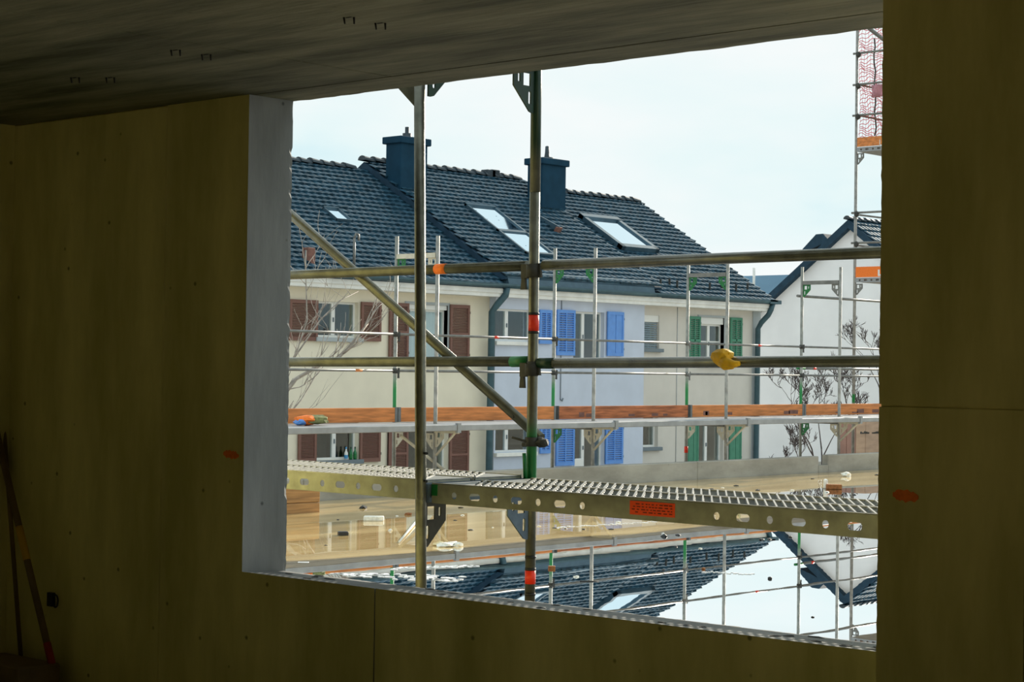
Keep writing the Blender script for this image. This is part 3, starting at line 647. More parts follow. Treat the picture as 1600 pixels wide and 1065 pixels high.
# --- far scaffold along the parapet, outside the terrace
YN, YO = 16.75, 17.48; XF0 = 17.05; BAY = 3.07; ZFD = .845
M['far_post_o'] = painted_tube('far_outer_post', (0.30, 0.30, 0.27), (0.01, 0.22, 0.05), [(.95, 1.38, .12)], .55, .35)
M['far_post_n'] = painted_tube('far_inner_post', (0.34, 0.33, 0.30), (0.01, 0.22, 0.05), [(-1.9, -1.6, .05)], .55, .35)
ft = thing
where = ['hidden behind the left jamb', 'in front of the tall brown shutters', 'in front of the blue shutters', 'in front of the green shutters', 'in front of the white gable wall', 'behind the right pier']
zt = 3.02
for k in range(-1, 5):
    x = XF0 + BAY * k
    if k == -1: continue
    t = thing('scaffolding', 'far scaffold frame ' + where[k + 1], 'scaffolding', (x, (YN + YO) / 2, -2.0), 'far scaffold frames')
    dz = 0
    ztop = [at(682, 368, 1, YN).z, at(926, 387, 1, YN).z, at(1135, 403, 1, YN).z, at(1312, 417, 1, YN).z, at(1312, 417, 1, YN).z][k]
    MB().tube((x, YN, -2), (x, YN, ztop), RTB, 12).build('post', M['far_post_n'], t)
    MB().tube((x, YO, -2), (x, YO, ztop + .02), RTB, 12).build('post', M['far_post_o'], t)
    zu = ztop - .24
    MB().box(x - .025, x + .025, YN + .02, YO - .02, zu - .03, zu + .03).build('transom', M['cream_steel'] if k == 0 else M['galv_far'], t)
    inst('gusset', gusset('cream_steel' if k == 0 else 'galv_far' if k == 3 else 'green', 1), pl_y((x, YN + .018, zu - .03)), t)
    inst('gusset', gusset('green', -1), pl_y((x, YO - .018, zu - .03)), t)
    zl = ZFD - .09
    MB().box(x - .025, x + .025, YN + .02, YO - .02, zl - .03, zl + .03).build('transom', M['galv_far'], t)
    inst('gusset', gusset('cream_steel', 1), pl_y((x, YN + .018, zl - .03)), t)
    inst('gusset', gusset('green' if k in (1, 3) else 'cream_steel', -1), pl_y((x, YO - .018, zl - .03)), t)
    # console towards the terrace: short arm, diagonal, plate
    MB().box(x - .022, x + .022, YN - .40, YN, zl - .02, zl + .03).build('console_arm', M['cream_steel'], t)
    MB().tube((x, YN - .02, zl - .30), (x, YN - .38, zl + .02), .017, 8).build('console_brace', M['cream_steel'], t)
    inst('gusset', gusset('cream_steel', -1), pl_y((x - .01, YN - .018, zl + .0)), t)
    MB().box(x - .03, x + .03, YN - .42, YN - .375, zl - .01, zl + .11).build('console_tip', M['alu'], t)
    if k == 2: MB().tube((x, YO, at(1072, 707, 1, YO).z), (x, YO, at(1072, 697, 1, YO).z), RTB + .004, 12).build('red_band', M['red'], t)
    if k == 0: MB().tube((x, YO, at(618, 572, 1, YO).z), (x, YO, at(618, 568, 1, YO).z), RTB + .004, 12).build('red_band', M['red'], t)
secs = ['before the left brown-shuttered window', 'between the brown and the blue shutters', 'between the blue and the green shutters', 'from the green shutters to the gable house', 'before the gable house at the right edge']
for k in range(-1, 4):
    x0 = XF0 + BAY * k; x1 = x0 + BAY; s = secs[k + 1]
    t = thing('walkway_deck', 'pale far scaffold walkway ' + s, 'deck', (x0, YN - .4, ZFD - .09), 'far scaffold walkway')
    for i in range(3):
        ya = YN - .41 + i * .36
        MB().cham(x0 + .03, x1 - .03, ya, ya + .345, ZFD - .075, ZFD, .006).build('plank', M['alu'], t)
    xa, xb = x0 + .02, x1 - .04
    t = thing('toe_board', 'orange toe board on the far walkway ' + s, 'board', (xa, YO - .06, ZFD), 'far toe boards')
    MB().cham(xa, xb, YO - .075, YO - .045, ZFD + .005, ZFD + .185, .004).build('board', M['toe2'] if k == 1 else M['toe'], t)
    for x in (xa, xb): MB().box(x - .025, x + .02, YO - .078, YO - .04, ZFD + .002, ZFD + .19).build('end_fitting', M['dark_steel'] if k == 1 else M['galv_far'], t)
    if k in (1, 2, 3):
        for i in range(5):
            f = rnd.uniform(.1, .9); MB().box(xa + (xb - xa) * f, xa + (xb - xa) * f + rnd.uniform(.05, .3), YO - .0755, YO - .074, ZFD + .03, ZFD + rnd.uniform(.05, .1)).build('scuff', M['brick_red'], t)
    for z, nm in ((1.962, 'upper'), (1.497, 'lower')):
        r_ = rail('guard_rail', '%s far guard rail %s' % (nm, s), (x0, YO, z), (x1, YO, z), .0165, 'galv_far', 'far guard rails', 'rail', 8)
        if k < 3: coupler(r_, (x1, YO, z), (1, 0, 0), 'dark_steel' if k != 1 else 'galv_far', .9)
        if k == -1 and nm == 'lower': MB().tube((at(560, 580, 1, YO).x - .06, YO, z), (at(560, 580, 1, YO).x + .06, YO, z), .018, 8).build('orange_mark', M['toe'], r_)
        if nm == 'upper' and k in (0, 2): MB().tube((x0 + BAY * .6, YO, z), (x0 + BAY * .63, YO, z), .0175, 8).build('red_mark', M['red'], r_)
o = rail('diagonal_brace', 'pale thin brace slanting below the far walkway by the near post', at(626, 680, 1, YN + .05), at(712, 748, 1, YN + .05), .02, 'cream_steel', None, 'brace', 8)
xq = XF0 + BAY * 3
o = rail('guard_rail', 'short green-ended far rail beside the gable house frame', (xq - .04, YO + .05, at(1250, 575, 1, YO).z), (xq + 3.2, YO + .05, at(1250, 575, 1, YO).z), .02, 'galv_far', 'far side rails', 'rail', 8)
MB().tube((xq - .045, YO + .05, at(1250, 575, 1, YO).z), (xq + .18, YO + .05, at(1250, 575, 1, YO).z), .0215, 8).build('green_end', M['green'], o)
MB().tube((xq + .42, YO + .05, at(1250, 575, 1, YO).z), (xq + .5, YO + .05, at(1250, 575, 1, YO).z), .0215, 8).build('red_mark', M['red'], o)
z = at(1250, 462, 1, YO).z
o = rail('guard_rail', 'high rail of the far scaffold crossing the gable wall', (xq - .06, YO + .05, z), (xq + 3.2, YO + .05, z), .022, 'galv_far', 'far side rails', 'rail', 8)

# bundle of clothes on the far walkway
q = at(490, 660, 1, YN + .1)
t = thing('clothes_bundle', 'bundle of olive and orange work clothes on the far walkway', 'clothing', (q.x, YN + .1, ZFD))
crumple((q.x + .03, YN + .1, ZFD + .068), .19, .14, .06, 21).build('olive_cloth', M['cloth_olive'], t)
crumple((q.x - .10, YN + .12, ZFD + .068), .15, .12, .06, 22).build('orange_cloth', M['spray'], t)
crumple((q.x - .02, YN + .13, ZFD + .085), .18, .10, .035, 23).build('pale_cloth', M['foam'], t)
crumple((q.x - .22, YN + .1, ZFD + .042), .06, .10, .035, 24).build('blue_cloth', M['blue_shutter'], t)

# --- stair tower scaffold at the right edge, with red net
YT = 18.3; xt = at(1336, 400, 1, YT).x; YTN = YT - .73; xr_ = xt + .1
t = thing('scaffold_tower', 'tall scaffold tower with orange toe boards at the right edge', 'scaffolding', (xt, YT, -2))
ztw = at(1338, 20, 1, YT).z
M['tower_post'] = painted_tube('tower_post', (0.30, 0.29, 0.27), (0.01, 0.22, 0.05), [(at(1336, 627, 1, YT).z, at(1336, 613, 1, YT).z, .02)], .5, .4)
for (x, y) in ((xt, YT), (xt, YTN), (xt + 2.0, YT), (xt + 2.0, YTN)):
    MB().tube((x, y, -2), (x, y, ztw + .6), RTB + .003, 10).build('post', M['tower_post'], t)
for py in (84, 133, 181, 333, 380):
    z = at(1340, py, 1, YT).z
    MB().tube((xt - .03, YT + .06, z), (xt - .03, YTN - .06, z), .020, 8).build('rail', M['galv_far'], t)
    MB().blob((xt - .03, YT - .05, z - .02), .05, .05, .06, .15, 1, 5).build('wedge_coupler', M['dark_steel'], t)
for py in (133, 181, 336, 384):
    z = at(1340, py, 1, YT).z; MB().tube((xt, YT - .05, z), (xt + 2.0, YT - .05, z), .017, 8).build('side_rail', M['brick_red'] if py < 200 else M['galv_far'], t)
MB().tube((xt + .05, YT - .1, at(1346, 40, 1, YT).z), (xt + 1.2, YT - .35, at(1384, 68, 1, YT).z - .3), .035, 8).build('stair_stringer', M['galv_far'], t)
for (ya, yb) in ((217, 233), (418, 436)):
    za = at(1345, ya, 1, YT).z; zb = at(1345, yb, 1, YT).z
    MB().box(xt - .05, xt - .02, YTN - .1, YT - .05, zb + .02, za).build('toe_board', M['toe'] if ya < 300 else M['spray'], t)
    MB().box(xt, xt + 2.0, YTN, YT, zb - .06, zb).build('deck', M['galv_far'], t)
    me = plate([(YTN - .1, 0), (YT - .03, 0), (YT - .03, .08), (YTN - .1, .08)], [slot(YT - .12 - i * .12, .04, .07 if i % 2 else .04, .035) for i in range(6)], .004, M['alu'])
    inst('deck_edge', me, pl_y((xt - .03, 0, zb - .07)), t)
    for y, sg in ((YT - .018, -1), (YTN + .018, 1)): inst('gusset', gusset('galv_far', sg), pl_y((xt, y, zb - .09)), t)
# the letter at the right end of the lower toe board
p = at(1371.5, 431, 0, xt - .056); h = at(1371.5, 421, 0, xt - .056).z - p.z
MB().box(xt - .054, xt - .0495, p.y - .035, p.y, p.z, p.z + h).box(xt - .054, xt - .0495, p.y - .10, p.y - .035, p.z, p.z + .03).build('letter_l', M['white'], t)
p = at(1374, 227, 0, xt - .056)
MB().box(xt - .054, xt - .0495, p.y - .012, p.y, p.z, p.z + .1).box(xt - .054, xt - .0495, p.y - .06, p.y, p.z, p.z + .012).build('letter_mark', M['white'], t)
# net: wavy threads
b = MB(); z0 = at(1360, 215, 0, xt + .9).z; z1 = ztw + .35; r = random.Random(3)
nx, nz_ = 40, 44; xn_ = xt + .9
y0n = at(1343, 120, 0, xn_).y; y1n = y0n - 1.2
def netp(i, j):
    f = i / nx; g_ = j / nz_
    return Vector((xn_ + .04 * math.sin(f * 9 + g_ * 7), y0n + (y1n - y0n) * f + .012 * math.sin(j * 1.7), z0 + (z1 - z0) * g_ + .03 * math.sin(f * 14 + j * .9) + .02 * math.sin(f * 40)))
for j in range(nz_ + 1): b.path([netp(i, j) for i in range(nx + 1)], .0075 if j < nz_ - 6 else .02, 3)
for i in range(0, nx + 1, 2): b.path([netp(i, j) for j in range(0, nz_ + 1, 2)], .0035, 3)
tag(b.build('safety_net', M['net'], None, (xn_, y0n, z0)), 'red safety net hung inside the scaffold tower', 'net')
p = at(1366, 60, 0, xt + .8); q = at(1368, 212, 0, xt + .8)
tag(MB().path([p + (q - p) * (k / 12) + Vector((.03 * math.sin(k * 1.9), 0, 0)) for k in range(13)], .014, 6).build('rope', M['dark_steel'], None, q), 'dark twisted rope hanging down the red net', 'rope')
b = MB(); p = at(1362, 133, 0, xt - .07); q = at(1388, 150, 0, xt - .07); n = 8; vs = []; fs = []
for i in range(n + 1):
    for j in range(5):
        vs.append((xt - .08 + .03 * math.sin(i * 1.3 + j), p.y + (q.y - p.y) * i / n - .02 * j / 4, p.z + (q.z - p.z) * j / 4))
for i in range(n):
    for j in range(4): fs.append((i * 5 + j, (i + 1) * 5 + j, (i + 1) * 5 + j + 1, i * 5 + j + 1))
o = b.add(vs, fs, True).build('cloth', M['cloth_pink'], None, q); md = o.modifiers.new('thick', 'SOLIDIFY'); md.thickness = .01
tag(o, 'faded pink cloth hung over a rail of the scaffold tower', 'cloth')

# plywood crate behind the parapet at the right edge
z = at(1340, 650, 1, 19.2).z; x0c = at(1310, 680, 1, 19.8).x
t = thing('plywood_crate', 'tall plywood crate beyond the parapet at the right edge', 'crate', (x0c, 19.2, -2))
MB().box(x0c, x0c + 3, 19.2, 19.8, -2, z).build('body', M['ply'], t)
for k in range(3):
    ya = 19.8 - .2 * k; MB().cham(x0c - .03, x0c + .02, ya - .195, ya, -2, z, .006).build('corner_board', M['ply2'] if k < 2 else M['ply'], t)
p = at(1344, 676, 1, 19.2); b = MB(); xx = p.x
for k in range(9):
    if k == 5: xx += .09
    b.box(xx, xx + .05, 19.192, 19.199, p.z - .02, p.z + rnd.uniform(0, .03)); xx += .065
tag(b.build('stencil_marks', M['dark_steel'], t), None, None, kind='stuff')

# ------------------------------------------------------------------ timber and debris on the flooded terrace
p = at(500, 800, 2, ZW)
t = thing('timber_stack', 'stack of two orange-brown timber beams by the left jamb', 'timber', (p.x, p.y, ZW - .06))
MB().cham(p.x - 3, p.x, p.y, p.y + .14, -.06, .125, .008).build('beam', M['wood'], t)
MB().cham(p.x - 3, p.x + .01, p.y + .01, p.y + .15, .127, .30, .008).build('beam', M['wood'], t)

def debris(name, label, px, py, sx, sy, sz, m, seed, cat='scrap', group=None, rot=None, sub=1, jit=.28, k=0.4):
    p = at(px, py, 2, ZW); r = random.Random(seed)
    o = MB().blob((p.x, p.y, ZW + sz * k * .5), sx * .8, sy * .8, sz * .55, jit, sub, seed, r.uniform(0, 3) if rot is None else rot).build(name, M[m], None, (p.x, p.y, ZW)); return tag(o, label, cat, group)
def chunk(name, label, px, py, L, W_, H, m, rot, cat='scrap', group=None):
    p = at(px, py, 2, ZW); b = MB().cham(-L / 2, L / 2, -W_ / 2, W_ / 2, 0, H, min(H, W_) * .15)
    R = Matrix.Rotation(rot, 3, 'Z'); b.v = [R @ v + Vector((p.x, p.y, ZW - .004)) for v in b.v]
    return tag(b.build(name, M[m], None, (p.x, p.y, ZW)), label, cat, group)
AR = -YAW * 0 + math.atan2(RT.y, RT.x)
chunk('foam_block', 'white foam block floating left of the inner post', 584, 813, .20, .10, .05, 'foam', AR, 'foam block')
debris('tar_lump', 'black lump lying on the mud above the white foam block', 567, 794, .07, .06, .05, 'scrap', 1, 'lump')
chunk('plastic_box', 'dark green and white little box in the shallow water', 536, 836, .09, .07, .04, 'scrap', AR + .3, 'box')
chunk('box_lid', 'white lid on the dark little box in the water', 537, 832, .08, .05, .012, 'white', AR + .3, 'lid')
debris('brick_bit', 'brown brick bit on the mud right of the foam block', 638, 804, .05, .05, .04, 'rust', 2, 'brick bit')
debris('pebble', 'pale pebble in the water below the brown brick bit', 610, 829, .04, .03, .03, 'foam', 3, 'pebble')
p0 = at(624, 848, 2, ZW); p1 = at(655, 812, 2, ZW)
tag(MB().tube(p0 + Vector((0, 0, .01)), p1 + Vector((0, 0, .02)), .010, 6).build('pale_stick', M['foam'], None, p0), 'thin pale stick lying in the water by the inner post', 'stick')
t = thing('foam_scraps', 'torn whitish foam scrap floating right of the inner post', 'foam', at(700, 852, 2, ZW))
for k, (dx, s) in enumerate(((-12, .06), (-2, .09), (8, .07), (16, .05))):
    p = at(699 + dx, 852 + (k % 2) * 1.5, 2, ZW); MB().blob((p.x, p.y, ZW + .01), s, s * .7, .025, .35, 2, 40 + k).build('flake', M['foam'] if k else mat('yellowed_foam', (.75, .62, .35), .8), t)
p = at(862, 886, 2, ZW)
chunk('brick_piece', 'orange-brown brick piece by the foot of the red-banded post', 862, 888, .055, .04, .025, 'rust', AR, 'brick')
p0 = at(906, 908, 2, ZW); p1 = at(936, 908.5, 2, ZW)
tag(MB().tube(p0, p1, .009, 6, .005).build('dark_twig', M['scrap'], None, p0), 'dark twig floating on the roof reflection', 'twig')
debris('black_ball', 'round black lump floating in the reflected sky, larger one', 1203, 904, .022, .022, .022, 'scrap', 8, 'lump', jit=.08, sub=2)
debris('black_nut', 'small black lump near the sill in the reflected sky', 1270, 964, .017, .015, .011, 'scrap', 9, 'lump', jit=.12)
debris('mortar_lump', 'black and white lump on the mud edge below the deck', 1038, 838, .05, .04, .03, 'scrap', 10, 'lump')
debris('mortar_lump', 'small white crumb sitting on the black lump below the deck', 1036, 834, .02, .02, .02, 'white', 11, 'crumb')
debris('brick_bit', 'rusty bit at the end of the floating scum', 1099, 889, .022, .02, .02, 'rust', 12, 'brick bit')
debris('turf_lump', 'black lump at the tip of the reflected gable', 1190, 843, .05, .04, .02, 'scrap', 13, 'lump')
debris('turf_lump', 'black lump just right of the tip of the reflected gable', 1202, 842, .05, .03, .015, 'scrap', 14, 'lump')
chunk('drink_carton', 'brown and white drink carton in the water above the deck', 1303, 764, .20, .10, .07, 'rust', AR, 'carton')
chunk('carton_flap', 'white flap standing beside the brown drink carton', 1290, 763, .05, .10, .13, 'foam', AR, 'flap')
debris('plastic_bag', 'crumpled pale plastic bag by the parapet', 1321, 744, .09, .09, .09, 'foam', 15, 'bag', sub=2)
chunk('paper_scrap', 'white scrap floating left near the jamb', 474, 878, .085, .03, .006, 'snow', AR, 'paper')
spots = [(528, 812), (620, 806), (655, 840), (720, 793), (723, 805), (711, 813), (735, 828), (770, 824), (884, 826), (912, 827), (966, 816), (955, 827), (1060, 836), (1094, 857), (1056, 854), (1037, 890), (901, 901), (1235, 839), (1112, 764), (1129, 762), (1150, 759), (1184, 766), (1237, 766), (1270, 748), (1370, 742), (1292, 769), (1335, 773), (509, 852), (842, 822), (867, 825)]
for k, (px, py) in enumerate(spots):
    d_ = (at(px, py, 2, ZW) - CAM).length; s = d_ * .0009 * (1 + .9 * rnd.random())
    white = k % 3 == 1
    debris('floating_scrap', 'tiny %s scrap scattered on the flooded terrace' % ('pale' if white else 'dark'), px, py, s * 1.5, s, s * .6, 'foam' if white else 'scrap', 100 + k, 'scrap', 'tiny %s scraps on the water' % ('pale' if white else 'dark'))
# thin icy scum drifting on the water
def scum(label, pts, wd, seed):
    r = random.Random(seed); b = MB()
    for px, py, w_ in pts:
        p = at(px, py, 2, ZW); n = 9; rot = r.uniform(0, 3); L = wd * w_
        vs = [(p.x + RT.x * L * math.cos(a_) * r.uniform(.6, 1.2) + _f0.x * L * .9 * math.sin(a_) * r.uniform(.5, 1.2), p.y + RT.y * L * math.cos(a_) * r.uniform(.6, 1.2) + _f0.y * L * .9 * math.sin(a_) * r.uniform(.5, 1.2)) for a_ in [2 * math.pi * q / n for q in range(n)]]
        b.prism(vs, 2, ZW + .001, ZW + .004)
    p = at(pts[0][0], pts[0][1], 2, ZW)
    return tag(b.build('ice_scum', M['snow'], None, p), label, 'ice', kind='stuff')
r = random.Random(11)
scum('white icy scum drifting just beyond the sill by the inner post', [(r.uniform(520, 725), 0, r.uniform(.5, 1.6)) for _ in range(46)] and [(x_, 896 + (x_ - 520) * .035 + r.uniform(-3, 6) * min(1, (x_ - 515) / 90), r.uniform(.5, 1.5)) for x_ in [520 + i * 4.4 for i in range(47)]], .033, 1)
scum('white icy scum streak behind the inner post', [(x_, 888 - (x_ - 615) * .03 + r.uniform(-1.5, 1.5), r.uniform(.5, 1.1)) for x_ in [615 + i * 3.5 for i in range(38)]], .033, 2)
scum('thin pale scum trailing from the rusty bit', [(x_, 893 + (x_ - 1100) * .05 + r.uniform(-1.2, 1.2), r.uniform(.3, .8)) for x_ in [1100 + i * 4 for i in range(20)]], .024, 3)
scum('thin glittering scum streak below the deck sticker', [(x_, 824 - (x_ - 870) * .06 + r.uniform(-1, 1), r.uniform(.4, 1.0)) for x_ in [870 + i * 4.5 for i in range(40)]], .030, 4)

# ------------------------------------------------------------------ the terraced houses opposite
def wall_holes(b, x0, x1, z0, z1, y, th, holes):
    xs = sorted({x0, x1, *[h[0] for h in holes], *[h[1] for h in holes]}); zs = sorted({z0, z1, *[h[2] for h in holes], *[h[3] for h in holes]})
    nx, nz_ = len(xs) - 1, len(zs) - 1
    def solid(i, j):
        if not (0 <= i < nx and 0 <= j < nz_): return False
        cx, cz = (xs[i] + xs[i + 1]) / 2, (zs[j] + zs[j + 1]) / 2
        return not any(h[0] < cx < h[1] and h[2] < cz < h[3] for h in holes)
    for i in range(nx):
        for j in range(nz_):
            if not solid(i, j): continue
            a, c, e_, g_ = xs[i], xs[i + 1], zs[j], zs[j + 1]
            for yy in (y, y + th): b.add([(a, yy, e_), (c, yy, e_), (c, yy, g_), (a, yy, g_)], [(0, 1, 2, 3)])
            for di, dj, q in ((-1, 0, ((a, e_), (a, g_))), (1, 0, ((c, e_), (c, g_))), (0, -1, ((a, e_), (c, e_))), (0, 1, ((a, g_), (c, g_)))):
                if not solid(i + di, j + dj):
                    (xa, za), (xb, zb) = q; b.add([(xa, y, za), (xb, y, zb), (xb, y + th, zb), (xa, y + th, za)], [(0, 1, 2, 3)])
    return b
def R4(l, r_, t_, b_, y):
    my = (t_ + b_) / 2; mx = (l + r_) / 2
    return at(l, my, 1, y).x, at(r_, my, 1, y).x, at(mx, b_, 1, y).z, at(mx, t_, 1, y).z

def window(h, rect, y, split=(.5,), sill='reveal', rollbox=None, blind=False, curtain=False, surround=None, fw=.055, transom=None):
    """window set 13 cm back in its opening: frame, panes, handle, sill, optional blind / roller box / curtain"""
    x0, x1, z0, z1 = rect; d = .13; yy = y + d
    zt = z1
    if rollbox:
        zt = z1 - rollbox; MB().box(x0, x1, y + .03, yy + .05, zt, z1).build('roller_box', M['frame'], h)
    b = MB().box(x0, x0 + fw, yy, yy + .06, z0, zt).box(x1 - fw, x1, yy, yy + .06, z0, zt).box(x0 + fw, x1 - fw, yy, yy + .06, z0, z0 + fw).box(x0 + fw, x1 - fw, yy, yy + .06, zt - fw, zt)
    cuts = [x0 + fw] + [x0 + (x1 - x0) * s for s in split] + [x1 - fw]
    for c_ in cuts[1:-1]: b.box(c_ - .06, c_ + .06, yy - .012, yy + .06, z0 + fw, zt - fw)
    wn = b.build('window_frame', M['frame'], h)
    for i in range(len(cuts) - 1):
        a = cuts[i] + (.06 if i else 0); c_ = cuts[i + 1] - (.06 if i < len(cuts) - 2 else 0)
        MB().box(a, c_, yy + .02, yy + .032, z0 + fw, zt - fw).build('pane', M['glass'], wn)
        if transom: MB().box(a, c_, yy + .01, yy + .045, z0 + (zt - z0) * transom - .02, z0 + (zt - z0) * transom + .02).build('glazing_bar', M['frame'], wn)
    if len(cuts) > 2:
        c_ = cuts[1]; zm = (z0 + zt) / 2; MB().box(c_ - .012, c_ + .012, yy - .04, yy - .012, zm - .06, zm + .05).build('handle', M['sill_grey'], wn)
    if sill: MB().cham(x0 - .06, x1 + .10, y - .12, yy, z0 - .11, z0 - .005, .01).build('window_sill', M[sill], h)
    if surround: 
        s = .07; MB().box(x0 - s, x0, y - .015, yy, z0, z1 + s).box(x1, x1 + s, y - .015, yy, z0, z1 + s).box(x0, x1, y - .015, yy, z1, z1 + s).build('window_surround', M[surround], h)
    if blind:
        b = MB(); n = int((zt - z0) / .065)
        for k in range(n):
            z = z0 + (zt - z0) * (k + .5) / n; b.hexa([(x0 + .02, y + .06, z - .022), (x1 - .02, y + .06, z - .022), (x1 - .02, y + .085, z - .006), (x0 + .02, y + .085, z - .006), (x0 + .02, y + .06, z - .016), (x1 - .02, y + .06, z - .016), (x1 - .02, y + .085, z + .02), (x0 + .02, y + .085, z + .02)])
        tag(b.build('blind_slats', M['blind'], h), None, None, kind='stuff')
    if curtain:
        vs = []; fs = []; n = 48
        for k in range(n + 1):
            xx = x0 + (x1 - x0) * k / n; q = yy + .085 + .02 * math.sin(k * 1.4)
            vs += [(xx, q, z0), (xx, q, zt)]
        for k in range(n): fs.append((2 * k, 2 * k + 2, 2 * k + 3, 2 * k + 1))
        MB().add(vs, fs, True).build('curtain', M['curtain'], h)
    # dim room box behind
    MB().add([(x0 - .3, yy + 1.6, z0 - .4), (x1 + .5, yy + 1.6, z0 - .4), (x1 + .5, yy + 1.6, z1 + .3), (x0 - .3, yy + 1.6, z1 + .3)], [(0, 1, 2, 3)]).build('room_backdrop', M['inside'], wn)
    return wn
def shutter(h, rect, y, m, style='slat', n=20, cols=1):
    x0, x1, z0, z1 = rect; ya, yb = y - .075, y - .03; s = min(.07, (x1 - x0) * .14)
    b = MB().box(x0, x0 + s, ya, yb, z0, z1).box(x1 - s, x1, ya, yb, z0, z1).box(x0 + s, x1 - s, ya, yb, z0, z0 + .09).box(x0 + s, x1 - s, ya, yb, z1 - .09, z1)
    if style == 'solid': b.box(x0 + s, (x0 + x1) / 2 - .01, ya + .014, yb, z0 + .09, z1 - .09).box((x0 + x1) / 2 + .01, x1 - s, ya + .014, yb, z0 + .09, z1 - .09)
    elif cols == 2: b.box((x0 + x1) / 2 - .02, (x0 + x1) / 2 + .02, ya, yb, z0 + .09, z1 - .09)
    if z1 - z0 > 1.3 and style != 'solid': b.box(x0 + s, x1 - s, ya, yb, z0 + (z1 - z0) * .47, z0 + (z1 - z0) * .47 + .07)
    sh = b.build('shutter', m, h)
    if style == 'slat':
        q = MB(); za, zb = z0 + .09, z1 - .09; dz = (zb - za) / n
        for k in range(n):
            z = za + dz * k
            q.hexa([(x0 + s, ya + .004, z + .004), (x1 - s, ya + .004, z + .004), (x1 - s, yb - .004, z + dz * .55), (x0 + s, yb - .004, z + dz * .55),
                    (x0 + s, ya + .004, z + .016), (x1 - s, ya + .004, z + .016), (x1 - s, yb - .004, z + dz * .55 + .014), (x0 + s, yb - .004, z + dz * .55 + .014)])
        tag(q.build('louvre_slats', m, sh), None, None, kind='stuff')
    for z in (z0 + .2, z1 - .2): MB().box(x1 - .01, x1 + .035, y - .06, y, z - .03, z + .03).build('hinge', M['dark_steel'], sh)
    return sh

YE, YRG = 34.45, 40.0
ZE = at(830, 452, 1, YE).z + .06
XEND = 50.3
ZRG = at(1000, 311, 1, YRG).z - .10; ZRB = at(700, 262, 1, YRG).z - .10
def tile_roof(h, x0, x1, ye, ze, yr, zr, rows, colp=.24, seed=0, m='tile'):
    """rows of curved clay tiles, each row lapping the one below"""
    r = random.Random(seed); sl = Vector((0, yr - ye, zr - ze)); L = sl.length; sl.normalize(); nrm = Vector((0, -sl.z, sl.y)) * (1 if yr > ye else -1)
    b = MB(); nc = int((x1 - x0) / colp); cp = (x1 - x0) / nc; dp = L / rows
    prof = [(0, .0), (.22, .022), (.5, .030), (.78, .020), (.98, .002)]
    for i in range(rows):
        for j in range(nc):
            jz = r.uniform(-.006, .010); js = r.uniform(-.012, .012); xa = x0 + cp * j + (cp * .5 if i % 2 else 0)
            lo = []; up_ = []; bo = []
            for u_, hgt in prof:
                x = min(xa + cp * u_, x1)
                base = Vector((x, ye, ze)) + sl * (dp * i + js)
                lo.append(base + nrm * (.050 + hgt + jz)); bo.append(base + nrm * (hgt * .2 - .005))
                up_.append(Vector((x, ye, ze)) + sl * min(L, dp * (i + 1.12)) + nrm * (.006 + hgt * .8))
            n = len(prof); vs = lo + up_ + bo
            b.add(vs, [(k, k + 1, n + k + 1, n + k) for k in range(n - 1)], True)
            b.add(vs, [(2 * n + k, 2 * n + k + 1, k + 1, k) for k in range(n - 1)])
    o = MB(); o.v = b.v; o.f = b.f; o.sm = b.sm
    me = bpy.data.meshes.new('roof_tiles'); og = ORG[h.name]; me.from_pydata([tuple(p - og) for p in b.v], [], b.f); me.polygons.foreach_set('use_smooth', b.sm); me.materials.append(M[m])
    ob = bpy.data.objects.new('roof_tiles', me); COL.objects.link(ob); ob.parent = h; ORG[ob.name] = og; ob['kind'] = 'stuff'
    return ob
def ridge_caps(h, x0, x1, y, z, pitch=.42):
    me = None; n = int((x1 - x0) / pitch)
    b = MB(); k_ = 7; vs = []
    for xx, r_, dz in ((-.03, .135, .03), (pitch - .02, .11, .0)):
        for k in range(k_): 
            a = math.pi * k / (k_ - 1); vs.append((xx, -math.cos(a) * r_ * 1.25, math.sin(a) * r_ + dz - .04))
    b.add(vs, [(k, k + 1, k_ + k + 1, k_ + k) for k in range(k_ - 1)] + [list(range(k_))[::-1], list(range(k_, 2 * k_))], True)
    me = bpy.data.meshes.new('ridge_tile'); me.from_pydata([tuple(v) for v in b.v], [], b.f); me.materials.append(M['ridge'])
    for i in range(n): inst('ridge_tile', me, Matrix.Translation((x0 + pitch * i, y, z + rnd.uniform(-.01, .012))), h)
def roof_body(h, x0, x1, ye, ze, yr, zr, th=.26, gut=True):
    """boarding under the tiles on both slopes, ends closed"""
    yb = 2 * yr - ye
    k = (zr - ze) / (yr - ye)
    pl = [(ye, ze - .03), (yr, zr - .03), (yb, ze - .03), (yb, ze - .08), (yb - .6, ze + .6 * k - th), (yr, zr - .03 - th), (ye + .6, ze + .6 * k - th), (ye + .02, ze - .08)]
    MB().prism(pl, 0, x0, x1).build('roof_deck', M['verge'], h)

